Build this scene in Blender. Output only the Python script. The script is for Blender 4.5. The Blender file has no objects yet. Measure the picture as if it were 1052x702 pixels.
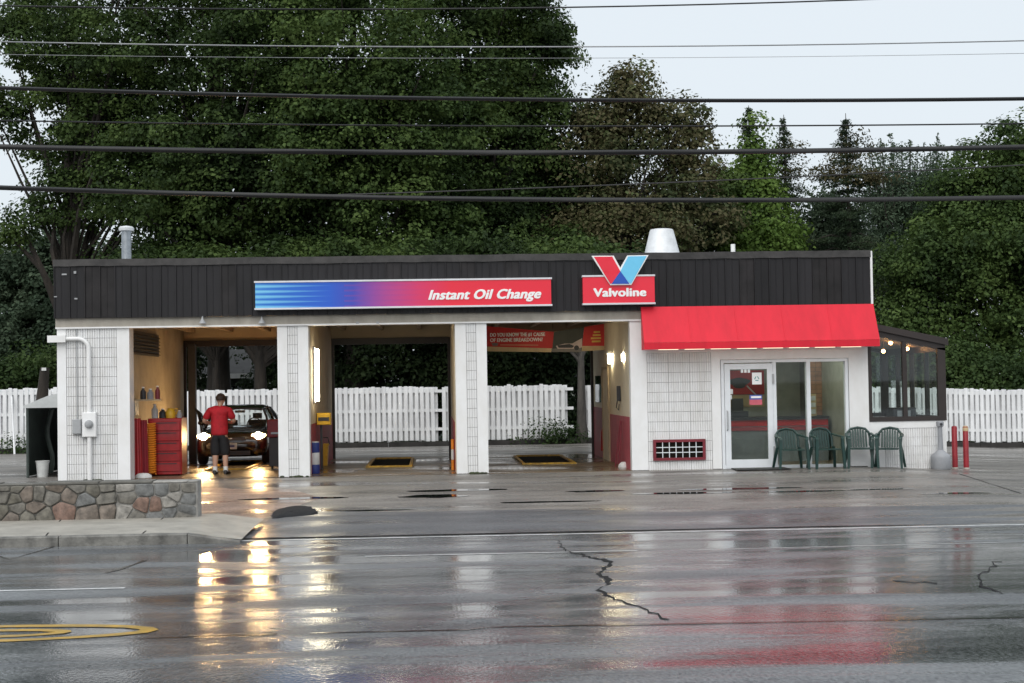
import bpy, bmesh, math, random
import numpy as np
from mathutils import Vector, Matrix
random.seed(7); RNG = np.random.default_rng(7)
scene = bpy.context.scene
COL = scene.collection
R_ = math.radians
# ------------------------------------------------------------------ camera
FPX = 1600.0                                   # focal length in pixels of the 1052 x 702 photograph
YAW, PITCH, ROLL, EYE = 81/FPX, 45/FPX, 0.0161, 1.8
def _basis():
    s, c = math.sin, math.cos
    F = Vector((s(YAW)*c(PITCH), c(YAW)*c(PITCH), s(PITCH)))
    R0 = Vector((c(YAW), -s(YAW), 0)); U0 = R0.cross(F)
    return R0*c(ROLL) - U0*s(ROLL), R0*s(ROLL) + U0*c(ROLL), F
CR, CU, CF = _basis()
cam_d = bpy.data.cameras.new('camera'); cam = bpy.data.objects.new('camera', cam_d); COL.objects.link(cam)
cam_d.sensor_width = 36; cam_d.sensor_fit = 'HORIZONTAL'; cam_d.lens = FPX/1052*36
cam_d.clip_start = 0.1; cam_d.clip_end = 3000
m = Matrix((CR, CU, -CF)).transposed().to_4x4(); m.translation = (0, 0, EYE); cam.matrix_world = m
scene.camera = cam
# ------------------------------------------------------------------ sky, light, exposure (wet overcast evening)
w = bpy.data.worlds.new('World'); scene.world = w; w.use_nodes = True
nt = w.node_tree; nt.nodes.clear()
sky = nt.nodes.new('ShaderNodeTexSky'); sky.sky_type = 'NISHITA'; sky.sun_disc = False
SUN_EL, SUN_AZ = R_(48), R_(200)
sky.sun_elevation = SUN_EL; sky.sun_rotation = SUN_AZ; sky.air_density = 1.0; sky.dust_density = 6; sky.ozone_density = 1
sc = nt.nodes.new('ShaderNodeVectorMath'); sc.operation = 'SCALE'; sc.inputs['Scale'].default_value = 0.9
mixw = nt.nodes.new('ShaderNodeMix'); mixw.data_type = 'RGBA'
mixw.inputs['Factor'].default_value = 0.9
mixw.inputs['B'].default_value = (6.35, 6.9, 7.35, 1)      # the even cloud layer
bg = nt.nodes.new('ShaderNodeBackground'); bg.inputs['Strength'].default_value = 0.10
out = nt.nodes.new('ShaderNodeOutputWorld')
nt.links.new(sky.outputs['Color'], mixw.inputs['A'])
nt.links.new(mixw.outputs['Result'], bg.inputs['Color']); nt.links.new(bg.outputs[0], out.inputs[0])
sun_d = bpy.data.lights.new('sun', 'SUN'); sun_d.energy = 1.5; sun_d.angle = R_(70); sun_d.color = (1, .97, .93)
sun = bpy.data.objects.new('sun', sun_d); COL.objects.link(sun)
sd = Vector((math.sin(SUN_AZ)*math.cos(SUN_EL), math.cos(SUN_AZ)*math.cos(SUN_EL), math.sin(SUN_EL)))
sun.rotation_euler = sd.to_track_quat('Z', 'Y').to_euler(); sun.location = (0, -10, 40)
vs = scene.view_settings; vs.view_transform = 'Standard'; vs.look = 'None'; vs.exposure = 0.42; vs.gamma = 1
scene.render.engine = 'CYCLES'
# ------------------------------------------------------------------ pixel -> place helpers
def ray(px, py): return CF + CR*((px-526)/FPX) + CU*((351-py)/FPX)
def P(px, py, Y):                               # point of the pixel's ray at depth Y (a wall or a thing of known depth)
    d = ray(px, py); return Vector((0, 0, EYE)) + d*(Y/d.y)
_KY = [-400, -40, 4, 8, 11.5, 13, 15, 17, 19, 20.3, 21.5, 24, 28, 31.5, 40, 60, 900]
_KZ = [.05, .15, .215, .15, .078, .042, -.012, -.08, -.148, -.17, -.165, -.11, -.04, 0, 0, 0, 0]
_fy = np.arange(-60, 80, .25); _fz = np.interp(_fy, _KY, _KZ)
_fz = np.convolve(np.pad(_fz, 6, 'edge'), np.ones(13)/13, 'valid')
def g(x, y):                                    # height of the ground: cambered road, forecourt rising to the shop
    z = float(np.interp(y, _fy, _fz))
    t = min(max(x-8.5, 0), 9); return z - .04*t*min(t/1.5, 1)
def G(px, py, dz=0):                            # where a pixel's ray meets the ground
    d = ray(px, py); o = Vector((0, 0, EYE)); lo, t = 5.0, 5.0
    while t < 200:
        p = o + d*t
        if p.z <= g(p.x, p.y)+dz: break
        lo = t; t += .25
    hi = t
    for _ in range(24):
        mid = (lo+hi)/2; p = o + d*mid
        if p.z <= g(p.x, p.y)+dz: hi = mid
        else: lo = mid
    return o + d*hi
# ------------------------------------------------------------------ materials
MATS = {}
def mat(name, col, rough=.6, metal=0., var=.12, vscale=3., bump=0., bscale=40., spec=.5, emit=None, estr=0., col2=None, stretch=(1, 1, 1), coat=0.):
    if name in MATS: return MATS[name]
    M = bpy.data.materials.new(name); M.use_nodes = True; MATS[name] = M
    n, l = M.node_tree.nodes, M.node_tree.links; b = n['Principled BSDF']
    b.inputs['Roughness'].default_value = rough; b.inputs['Metallic'].default_value = metal
    b.inputs['Specular IOR Level'].default_value = spec; b.inputs['Coat Weight'].default_value = coat
    geo = n.new('ShaderNodeNewGeometry'); mp = n.new('ShaderNodeMapping'); mp.inputs['Scale'].default_value = stretch
    l.new(geo.outputs['Position'], mp.inputs['Vector'])
    nz = n.new('ShaderNodeTexNoise'); nz.inputs['Scale'].default_value = vscale; nz.inputs['Detail'].default_value = 6; nz.inputs['Roughness'].default_value = .65
    l.new(mp.outputs[0], nz.inputs['Vector'])
    mx = n.new('ShaderNodeMix'); mx.data_type = 'RGBA'
    c2 = col2 if col2 else tuple(c*(1-2*var) for c in col)
    mx.inputs['A'].default_value = (*c2, 1); mx.inputs['B'].default_value = (*(tuple(min(1, c*(1+var)) for c in col) if not col2 else col), 1)
    rp = n.new('ShaderNodeValToRGB'); rp.color_ramp.elements[0].position = .3; rp.color_ramp.elements[1].position = .68
    l.new(nz.outputs['Fac'], rp.inputs[0]); l.new(rp.outputs[0], mx.inputs['Factor']); l.new(mx.outputs['Result'], b.inputs['Base Color'])
    if bump:
        nb = n.new('ShaderNodeTexNoise'); nb.inputs['Scale'].default_value = bscale; nb.inputs['Detail'].default_value = 4
        l.new(geo.outputs['Position'], nb.inputs['Vector'])
        bp = n.new('ShaderNodeBump'); bp.inputs['Strength'].default_value = bump; bp.inputs['Distance'].default_value = .01
        l.new(nb.outputs['Fac'], bp.inputs['Height']); l.new(bp.outputs[0], b.inputs['Normal'])
    if emit: b.inputs['Emission Color'].default_value = (*emit, 1); b.inputs['Emission Strength'].default_value = estr
    return M
def wet(name, c1, c2, r0, r1, streak=(.22, 1.1, 1), ss=.7, bump=.25, agg=90, pud=.5, p2=.62, spec=.5, patch=None):
    """wet paving: dark stone, a film of water in patches (glossy) and drier patches (rougher)"""
    M = bpy.data.materials.new(name); M.use_nodes = True; MATS[name] = M
    n, l = M.node_tree.nodes, M.node_tree.links; b = n['Principled BSDF']
    geo = n.new('ShaderNodeNewGeometry'); mp = n.new('ShaderNodeMapping'); mp.inputs['Scale'].default_value = streak
    l.new(geo.outputs['Position'], mp.inputs['Vector'])
    a = n.new('ShaderNodeTexNoise'); a.inputs['Scale'].default_value = ss; a.inputs['Detail'].default_value = 7; a.inputs['Roughness'].default_value = .58; a.inputs['Distortion'].default_value = .4
    l.new(mp.outputs[0], a.inputs['Vector'])
    ra = n.new('ShaderNodeMapRange'); ra.inputs['From Min'].default_value = pud-.1; ra.inputs['From Max'].default_value = p2; ra.inputs['To Min'].default_value = r0; ra.inputs['To Max'].default_value = r1
    ra.interpolation_type = 'SMOOTHSTEP'; l.new(a.outputs['Fac'], ra.inputs['Value']); l.new(ra.outputs[0], b.inputs['Roughness'])
    c = n.new('ShaderNodeTexNoise'); c.inputs['Scale'].default_value = 1.3; c.inputs['Detail'].default_value = 8; l.new(mp.outputs[0], c.inputs['Vector'])
    m2 = n.new('ShaderNodeMapping'); m2.inputs['Scale'].default_value = (1, .4, 1); l.new(geo.outputs['Position'], m2.inputs['Vector']); f = n.new('ShaderNodeTexNoise'); f.inputs['Scale'].default_value = agg; f.inputs['Detail'].default_value = 3; l.new(m2.outputs[0], f.inputs['Vector'])
    ad = n.new('ShaderNodeMath'); ad.operation = 'MULTIPLY_ADD'; ad.inputs[1].default_value = .95; l.new(f.outputs['Fac'], ad.inputs[0]); l.new(c.outputs['Fac'], ad.inputs[2])
    cr = n.new('ShaderNodeMapRange'); cr.inputs['From Min'].default_value = .70; cr.inputs['From Max'].default_value = 1.28; l.new(ad.outputs[0], cr.inputs['Value'])
    mx = n.new('ShaderNodeMix'); mx.data_type = 'RGBA'; mx.inputs['A'].default_value = (*c1, 1); mx.inputs['B'].default_value = (*c2, 1)
    l.new(cr.outputs[0], mx.inputs['Factor']); l.new(mx.outputs['Result'], b.inputs['Base Color'])
    b.inputs['Specular IOR Level'].default_value = spec
    wv = n.new('ShaderNodeTexNoise'); wv.inputs['Scale'].default_value = 1.1; wv.inputs['Detail'].default_value = 2; l.new(mp.outputs[0], wv.inputs['Vector'])
    b1 = n.new('ShaderNodeBump'); b1.inputs['Strength'].default_value = .13; b1.inputs['Distance'].default_value = .05; l.new(wv.outputs['Fac'], b1.inputs['Height'])
    b2 = n.new('ShaderNodeBump'); b2.inputs['Distance'].default_value = .006
    st = n.new('ShaderNodeMapRange'); st.inputs['From Min'].default_value = pud-.1; st.inputs['From Max'].default_value = p2; st.inputs['To Min'].default_value = bump*.25; st.inputs['To Max'].default_value = bump
    l.new(a.outputs['Fac'], st.inputs['Value']); l.new(st.outputs[0], b2.inputs['Strength'])
    l.new(f.outputs['Fac'], b2.inputs['Height']); l.new(b1.outputs[0], b2.inputs['Normal']); l.new(b2.outputs[0], b.inputs['Normal'])
    return M
def glassmat(name, tint=(.85, .9, .88), k=1.0, base=.04):
    if name in MATS: return MATS[name]
    M = bpy.data.materials.new(name); M.use_nodes = True; MATS[name] = M
    n, l = M.node_tree.nodes, M.node_tree.links; n.remove(n['Principled BSDF'])
    t = n.new('ShaderNodeBsdfTransparent'); t.inputs[0].default_value = (*tint, 1)
    gl = n.new('ShaderNodeBsdfGlossy'); gl.inputs['Roughness'].default_value = .02; gl.inputs['Color'].default_value = (.95, .97, 1, 1)
    lw = n.new('ShaderNodeLayerWeight'); lw.inputs[0].default_value = .5; fr = n.new('ShaderNodeMath'); fr.operation = 'POWER'; fr.inputs[1].default_value = 5; l.new(lw.outputs['Facing'], fr.inputs[0])
    ma = n.new('ShaderNodeMath'); ma.operation = 'MULTIPLY_ADD'; ma.inputs[1].default_value = k; ma.inputs[2].default_value = base; l.new(fr.outputs[0], ma.inputs[0])
    mx = n.new('ShaderNodeMixShader'); l.new(ma.outputs[0], mx.inputs[0]); l.new(t.outputs[0], mx.inputs[1]); l.new(gl.outputs[0], mx.inputs[2])
    l.new(mx.outputs[0], n['Material Output'].inputs[0]); return M
def leafmat(name, cols, trans=.32, rough=.65):
    M = bpy.data.materials.new(name); M.use_nodes = True; MATS[name] = M
    n, l = M.node_tree.nodes, M.node_tree.links; b = n['Principled BSDF']
    geo = n.new('ShaderNodeNewGeometry'); nz = n.new('ShaderNodeTexNoise'); nz.inputs['Scale'].default_value = .55; nz.inputs['Detail'].default_value = 4
    l.new(geo.outputs['Position'], nz.inputs['Vector'])
    ad = n.new('ShaderNodeMath'); ad.operation = 'MULTIPLY_ADD'; ad.inputs[1].default_value = .45; l.new(geo.outputs['Random Per Island'], ad.inputs[0]); ad.inputs[1].default_value = .32
    sb = n.new('ShaderNodeMath'); sb.operation = 'MULTIPLY_ADD'; sb.inputs[1].default_value = 1.7; sb.inputs[2].default_value = -.50; l.new(nz.outputs['Fac'], sb.inputs[0]); l.new(sb.outputs[0], ad.inputs[2])  # wide noise puts shadow masses and lit tufts into the leaf colour
    rp = n.new('ShaderNodeValToRGB'); e = rp.color_ramp.elements
    e[0].position = .2; e[0].color = (*cols[0], 1); e[1].position = .85; e[1].color = (*cols[-1], 1)
    for i, c in enumerate(cols[1:-1]): x = e.new(.2+.65*(i+1)/(len(cols)-1)); x.color = (*c, 1)
    l.new(ad.outputs[0], rp.inputs[0]); l.new(rp.outputs[0], b.inputs['Base Color']); b.inputs['Roughness'].default_value = rough; b.inputs['Specular IOR Level'].default_value = .18
    tr = n.new('ShaderNodeBsdfTranslucent'); l.new(rp.outputs[0], tr.inputs[0])
    mx = n.new('ShaderNodeMixShader'); mx.inputs[0].default_value = trans; l.new(b.outputs[0], mx.inputs[1]); l.new(tr.outputs[0], mx.inputs[2])
    l.new(mx.outputs[0], n['Material Output'].inputs[0]); return M

mat('white_paint', (.84, .845, .85), .5, vscale=2.2, bump=.2, bscale=60, col2=(.745, .74, .725), stretch=(1.1, 1.1, .6))
mat('white_block', (.83, .835, .84), .6, vscale=2.6, bump=.5, bscale=70, stretch=(2, 2, .6), col2=(.70, .695, .68))
mat('groove', (.36, .36, .36), .8)
mat('lintel', (.42, .39, .34), .8, var=.2, vscale=2.5, bump=.3, stretch=(1, 1, .4), col2=(.26, .24, .20))
mat('black_metal', (.017, .016, .018), .45, spec=.3, var=.25, vscale=1.2, stretch=(1, 1, .2), bump=.06, bscale=8)
mat('black_metal_worn', (.019, .017, .018), .5, spec=.3, var=.3, vscale=2.5)
mat('cap_metal', (.042, .039, .038), .45, var=.3, vscale=4)
mat('alu', (.62, .64, .66), .35, .6, var=.08)
mat('white_alu', (.74, .77, .80), .4, var=.04)
mat('galv', (.36, .39, .42), .42, .7, var=.15, vscale=6)
mat('galv_light', (.66, .68, .70), .5, .2, var=.08, vscale=5)
mat('grey_plastic', (.30, .31, .33), .5)
mat('grey_paint', (.36, .37, .38), .55, var=.1)
mat('dark_rubber', (.018, .018, .018), .6)
mat('tyre', (.015, .015, .015), .75)
mat('chair_green', (.007, .036, .030), .38, var=.1)
mat('awning', (.66, .016, .036), .55, spec=.3, var=.07, vscale=1.6, bump=.06, bscale=4, stretch=(2, 1, .5))
mat('sign_red', (.80, .018, .045), .22, var=.03, coat=.3)
mat('sign_trim', (.72, .72, .75), .35, .3, var=.05)
mat('sign_white', (.88, .88, .88), .4, var=.02)
mat('logo_cyan', (.16, .58, .86), .25, var=.03, coat=.3)
mat('logo_blue', (.012, .08, .45), .25, var=.03, coat=.3)
mat('maroon', (.20, .018, .03), .5)
mat('bollard_red', (.28, .012, .02), .45, var=.15)
mat('beige_wall', (.50, .42, .30), .7, var=.07, vscale=1.2)
mat('cream_wall', (.70, .62, .46), .7, var=.06, vscale=1.2)
mat('dado_red', (.26, .012, .022), .6, var=.12)
mat('dado_rose', (.40, .07, .09), .6, var=.12)
mat('ceiling_paint', (.50, .42, .30), .8, var=.1)
mat('joist', (.42, .33, .22), .8)
mat('red_gloss', (.34, .009, .012), .3, var=.15, vscale=6, coat=.3)
mat('yellow', (.62, .36, .02), .45, var=.15, vscale=7)
mat('yellow_worn', (.50, .30, .03), .5, var=.35, vscale=9)
mat('orange_hose', (.75, .24, .02), .4, var=.1)
mat('blue_print', (.02, .04, .20), .45)
mat('dark_print', (.03, .03, .035), .5)
mat('skin', (.50, .29, .20), .5, var=.05)
mat('hair', (.035, .018, .010), .6, var=.3, vscale=40, bump=.6, bscale=120)
mat('shirt', (.46, .010, .020), .8, var=.18, vscale=7, bump=1.0, bscale=11)
mat('shorts', (.013, .013, .015), .8, var=.15)
mat('sock', (.75, .75, .73), .8)
mat('shoe', (.012, .012, .012), .5)
mat('car_paint', (.014, .010, .011), .18, var=.05, coat=.6)
mat('chrome', (.7, .7, .7), .12, 1)
mat('plate', (.62, .63, .62), .5)
mat('concrete', (.34, .32, .28), .55, var=.14, vscale=2.5, bump=.3, bscale=50)
mat('kerb_stone', (.17, .165, .15), .5, var=.3, vscale=5, bump=.5, bscale=30)
mat('timber', (.035, .032, .03), .8, var=.3)
mat('bark', (.030, .024, .019), .9, var=.35, vscale=6, bump=.9, bscale=14, stretch=(1, 1, .25))
mat('bark_grey', (.075, .068, .06), .9, var=.35, vscale=6, bump=.9, bscale=14, stretch=(1, 1, .25))
mat('cable', (.012, .012, .013), .55)
mat('cable_light', (.30, .31, .32), .5)
mat('pole_wood', (.12, .09, .065), .9, var=.3, stretch=(1, 1, .1), bump=.5)
mat('tarp', (.50, .52, .52), .6, var=.1, bump=.2, bscale=6)
mat('tarp_green', (.05, .065, .058), .6, var=.2)
mat('shed_siding', (.05, .05, .045), .8)
mat('shed_roof', (.05, .05, .05), .8)
mat('office_wall', (.34, .34, .29), .8, var=.1)
mat('counter_grey', (.22, .24, .26), .5)
mat('poster_red', (.50, .02, .025), .5)
mat('brick_tan', (.40, .22, .14), .8, var=.2)
mat('fence_white', (.78, .79, .80), .55, var=.10, vscale=3, stretch=(1, 1, .3), bump=.2, bscale=20)
mat('fence_back', (.70, .71, .72), .6, var=.14, vscale=3, stretch=(1, 1, .3))
mat('sun_frame', (.028, .02, .018), .45)
mat('line_white', (.62, .63, .63), .35, var=.2, vscale=9)
mat('line_yellow', (.58, .34, .03), .35, vscale=6, col2=(.26, .18, .05))
mat('tar', (.008, .008, .008), .18)
mat('crack', (.016, .016, .016), .8, spec=.15)
mat('water', (.012, .013, .014), .015, var=.1, spec=.6)
mat('earth', (.035, .045, .02), .95, var=.4, vscale=2, bump=.6, bscale=10)
mat('tube_glow', (.9, .88, .8), .5, emit=(1, .88, .62), estr=22); mat('ceiling_glow', (.9, .88, .8), .5, emit=(1, .88, .66), estr=7); mat('ceiling_glow_dim', (.9, .88, .8), .5, emit=(1, .88, .66), estr=1.8); mat('office_glow', (.9, .88, .8), .5, emit=(.95, .95, .85), estr=24); mat('headlight_glare', (.9, .85, .7), .3, emit=(1, .60, .26), estr=1.1)
mat('awning_lamp', (.9, .88, .8), .5, emit=(1, .84, .58), estr=1.3)
mat('bulb_glow', (1, .8, .5), .5, emit=(1, .45, .16), estr=20)
mat('head_glow', (1, .9, .7), .3, emit=(1, .62, .27), estr=440)
glassmat('glass', (.93, .96, .95), .9, .03); glassmat('glass_dark', (.30, .36, .34), .9, .05); glassmat('glass_shop', (.84, .88, .85), .9, .022)
wet('road_wet', (.038, .041, .046), (.21, .22, .23), .09, .42, streak=(.26, 1, 1), ss=.95, bump=1.0, agg=46, pud=.53, p2=.64)
wet('forecourt_wet', (.070, .066, .060), (.27, .25, .23), .14, .50, streak=(.3, 1, 1), ss=.8, bump=.8, agg=36, pud=.42, p2=.6)
wet('new_asphalt', (.042, .045, .050), (.14, .145, .152), .20, .50, streak=(.3, 1, 1), ss=.8, bump=.8, agg=36, pud=.40, p2=.6)
wet('gravel_wet', (.09, .065, .055), (.36, .25, .20), .22, .6, streak=(.5, 1, 1), ss=1.2, bump=1.0, agg=25, pud=.4, p2=.6)
wet('shop_floor', (.07, .05, .03), (.20, .14, .08), .10, .40, streak=(.4, 1, 1), ss=.8, bump=.25, agg=40, pud=.45, p2=.62)

# ------------------------------------------------------------------ mesh builder
class MB:
    def __init__(s): s.v = []; s.f = []; s.mi = []; s.cur = 0
    def _add(s, vs, fs):
        o = len(s.v); s.v += [tuple(v) for v in vs]; s.f += [tuple(i+o for i in q) for q in fs]; s.mi += [s.cur]*len(fs); return s
    def box(s, x0, x1, y0, y1, z0, z1):
        v = [(x0,y0,z0),(x1,y0,z0),(x1,y1,z0),(x0,y1,z0),(x0,y0,z1),(x1,y0,z1),(x1,y1,z1),(x0,y1,z1)]
        return s._add(v, [(0,3,2,1),(4,5,6,7),(0,1,5,4),(1,2,6,5),(2,3,7,6),(3,0,4,7)])
    def cham(s, x0, x1, y0, y1, z0, z1, c=.01):       # box with its front (-y) edges chamfered
        a = [(x0+c,y0,z0+c),(x1-c,y0,z0+c),(x1-c,y0,z1-c),(x0+c,y0,z1-c)]; b = [(x0,y0+c,z0),(x1,y0+c,z0),(x1,y0+c,z1),(x0,y0+c,z1)]; d = [(x0,y1,z0),(x1,y1,z0),(x1,y1,z1),(x0,y1,z1)]
        fs = [(0,1,2,3)]
        for o in (0, 4):
            for i in range(4): j = (i+1) % 4; fs.append((o+i, o+4+i, o+4+j, o+j))
        fs.append((11,10,9,8)); return s._add(a+b+d, fs)
    def prism(s, pts, off, closed=True):              # polygon pts (3D) extruded by off
        n = len(pts); off = Vector(off); v = [Vector(p) for p in pts]; v += [p+off for p in v[:n]]
        fs = [tuple(range(n-1, -1, -1)), tuple(range(n, 2*n))] if closed else []
        for i in range(n if closed else n-1): j = (i+1) % n; fs.append((i, j, n+j, n+i))
        return s._add(v, fs)
    def tube(s, pts, r, n=8, cap=True):
        pts = [Vector(p) for p in pts]; k = len(pts); rs = r if isinstance(r, (list, tuple)) else [r]*k
        v = []; up = Vector((.13, .27, .95))
        for i, p in enumerate(pts):
            t = (pts[min(i+1, k-1)]-pts[max(i-1, 0)]).normalized()
            if abs(t.dot(up)) > .93: up = Vector((.97, .2, .1))
            a = t.cross(up).normalized(); b = a.cross(t)
            for j in range(n): q = 2*math.pi*j/n; v.append(p + (a*math.cos(q)+b*math.sin(q))*rs[i])
            up = b
        fs = [(i*n+j, i*n+(j+1) % n, (i+1)*n+(j+1) % n, (i+1)*n+j) for i in range(k-1) for j in range(n)]
        if cap: fs += [tuple(range(n-1, -1, -1)), tuple(range((k-1)*n, k*n))]
        return s._add(v, fs)
    def lathe(s, prof, c=(0, 0, 0), n=20, axis='z', cap=True):
        v = []
        for r, h in prof:
            for j in range(n):
                q = 2*math.pi*j/n; a, b = r*math.cos(q), r*math.sin(q)
                p = (a, b, h) if axis == 'z' else ((a, -h, b) if axis == 'y' else (h, a, b))
                v.append((p[0]+c[0], p[1]+c[1], p[2]+c[2]))
        k = len(prof); fs = [(i*n+j, i*n+(j+1) % n, (i+1)*n+(j+1) % n, (i+1)*n+j) for i in range(k-1) for j in range(n)]
        if cap: fs += [tuple(range(n-1, -1, -1)), tuple(range((k-1)*n, k*n))]
        return s._add(v, fs)
    def loft(s, secs, closed=True, cap=True):
        n = len(secs[0]); v = [p for q in secs for p in q]; fs = []
        for i in range(len(secs)-1):
            for j in range(n if closed else n-1): k = (j+1) % n; fs.append((i*n+j, i*n+k, (i+1)*n+k, (i+1)*n+j))
        if cap and closed: fs += [tuple(range(n-1, -1, -1)), tuple(range((len(secs)-1)*n, len(secs)*n))]
        return s._add(v, fs)
    def ball(s, c, r, n=10, sq=(1, 1, 1)):
        pr = [(max(1e-4, r*math.sin(math.pi*i/n)), -r*math.cos(math.pi*i/n)) for i in range(n+1)]; o = len(s.v)
        s.lathe(pr, (0, 0, 0), n+4)
        for i in range(o, len(s.v)): p = s.v[i]; s.v[i] = (p[0]*sq[0]+c[0], p[1]*sq[1]+c[1], p[2]*sq[2]+c[2])
        return s
    def mesh(s, name, mats, smooth=False):
        me = bpy.data.meshes.new(name); me.from_pydata(s.v, [], s.f)
        for k in (mats if isinstance(mats, (list, tuple)) else [mats]): me.materials.append(MATS[k] if isinstance(k, str) else k)
        if any(s.mi): me.polygons.foreach_set('material_index', s.mi)
        bm = bmesh.new(); bm.from_mesh(me); bmesh.ops.recalc_face_normals(bm, faces=bm.faces); bm.to_mesh(me); bm.free()
        if smooth:
            me.polygons.foreach_set('use_smooth', [True]*len(me.polygons))
            me.set_sharp_from_angle(angle=R_(smooth if smooth is not True else 40))
        return me
    def build(s, name, mats, parent=None, smooth=False, loc=None):
        return link(name, s.mesh(name, mats, smooth), parent, loc)
def link(name, me, parent=None, loc=None):
    o = bpy.data.objects.new(name, me); COL.objects.link(o)
    if loc is not None: o.location = loc
    if parent is not None: o.parent = parent
    return o
def tag(o, label=None, cat=None, group=None, kind=None):
    for k, v in (('label', label), ('category', cat), ('group', group), ('kind', kind)):
        if v: o[k] = v
    return o
def thing(name, label, cat, loc=(0, 0, 0), rz=0, group=None):
    o = link(name, None, None, loc); o.rotation_euler[2] = rz; o.empty_display_size = .2; return tag(o, label, cat, group)
def copy_tree(o, parent=None):
    c = o.copy(); COL.objects.link(c); c.parent = parent
    for ch in o.children: copy_tree(ch, c)
    return c
def text(name, body, x0, x1, y, z0, z1, m, parent, shear=0., bold=.0, depth=.006, spacing=1.0):
    cu = bpy.data.curves.new(name, 'FONT'); cu.body = body; cu.shear = shear; cu.extrude = .01; cu.space_character = spacing; cu.resolution_u = 3
    t = bpy.data.objects.new(name, cu); COL.objects.link(t); dg = bpy.context.evaluated_depsgraph_get()
    me = bpy.data.meshes.new_from_object(t.evaluated_get(dg)); bpy.data.objects.remove(t); bpy.data.curves.remove(cu)
    n = len(me.vertices); co = np.empty(n*3, np.float32); me.vertices.foreach_get('co', co); co = co.reshape(-1, 3)
    a, b = co.min(0), co.max(0); q = (co-a)/np.maximum(b-a, 1e-6)
    h = z1-z0; B = MB(); fs = [tuple(p.vertices) for p in me.polygons]; bpy.data.meshes.remove(me)
    for k, (dx, dz) in enumerate([(0, 0)] if not bold else [(-1, -.4), (1, .4), (-.4, .5), (.4, -.5), (0, 0)]):   # strokes thickened by overlaid, slightly stepped copies
        ins = bold*h
        B._add(np.stack([x0+ins+q[:, 0]*(x1-x0-2*ins)+dx*ins, y-.0007*k-q[:, 2]*depth, z0+ins*.5+q[:, 1]*(h-ins)+dz*ins], 1).tolist(), fs)
    return link(name, B.mesh(name, m), parent)
def struct(o): o['kind'] = 'structure'; return o

# ------------------------------------------------------------------ ground, road, forecourt, pavement
def sheet(name, xs, ys, m, dz=0., parent=None, keep=None):
    nx, ny = len(xs), len(ys); v = [(x, y, g(x, y)+dz) for y in ys for x in xs]
    f = [(j*nx+i, j*nx+i+1, (j+1)*nx+i+1, (j+1)*nx+i) for j in range(ny-1) for i in range(nx-1)]
    b = MB(); b._add(v, f); return b.build(name, m, parent, True)
XS = [-1500, -300, -100, -50, -30] + list(np.arange(-24, 8, 2.)) + list(np.arange(8, 24, .5)) + [30, 50, 100, 300, 1500]
XR = [-200, -60, -30] + list(np.arange(-24, 8, 2.)) + list(np.arange(8, 24, .5)) + [30, 60, 200]
EDGE = G(600, 547).y                       # far edge of the carriageway
struct(sheet('ground', XS, [-1500, -100, -40] + list(np.arange(-20, 60, 1.)) + [80, 150, 400, 1500], 'earth', -.03))
road = struct(sheet('road', XR, [-40, -20] + list(np.arange(-10, EDGE, .5)) + [EDGE], 'road_wet'))
fore = struct(sheet('forecourt', XR, list(np.arange(EDGE, 47.0, .5)) + [47.1], 'forecourt_wet', 0))
def ribbon(name, pts, wd, m, parent, dz=.005, jag=0., closed=False):
    """flat strip on the ground through (x, y) points; wd: width or list of widths"""
    pp = []
    for i in range(len(pts)-1):
        a, b = Vector(pts[i][:2]), Vector(pts[i+1][:2]); k = max(1, int((b-a).length/.45))
        for q in range(k): pp.append((a.lerp(b, q/k), i+q/k))
    pp.append((Vector(pts[-1][:2]), len(pts)-1)); v = []; n = len(pp)
    for i, (p, t) in enumerate(pp):
        d = (pp[min(i+1, n-1)][0]-pp[max(i-1, 0)][0]).normalized(); nn = Vector((-d.y, d.x))
        wdt = wd if not isinstance(wd, (list, tuple)) else float(np.interp(t, range(len(wd)), wd))
        for sgn in (-1, 1):
            q = p + nn*sgn*wdt*(.5+(random.uniform(-jag, jag) if jag else 0)); v.append((q.x, q.y, g(q.x, q.y)+dz))
    b = MB(); b._add(v, [(2*i, 2*i+1, 2*i+3, 2*i+2) for i in range(n-1)]); return b.build(name, m, parent)
def gp(*pp): return [G(x, y) for x, y in pp]
def crack(pts, k):
    pp = []; n0 = len(pts)
    for i in range(n0-1):
        a, b = pts[i], pts[i+1]; m_ = max(3, int((b-a).length/.12))
        for q in range(m_): pp.append((a.lerp(b, q/m_)+Vector((random.uniform(-.03, .03), random.uniform(-.10, .10), 0)), float(np.interp(i+q/m_, range(n0), k))))
    v = []
    for p, w_ in pp:
        u_, o_ = random.uniform(.5, 1.2)*w_, random.uniform(.5, 1.2)*w_; x0, x1, y = p.x-.5*u_, p.x+.5*o_, p.y
        for dx, dy in ((-.5*u_, -1.3*u_), (.5*o_, 1.3*o_)): v.append((p.x+dx, p.y+dy, g(p.x+dx, p.y+dy)+.004))
    return MB()._add(v, [(2*i, 2*i+1, 2*i+3, 2*i+2) for i in range(len(pp)-1)]).build('crack', 'crack', road)
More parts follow.
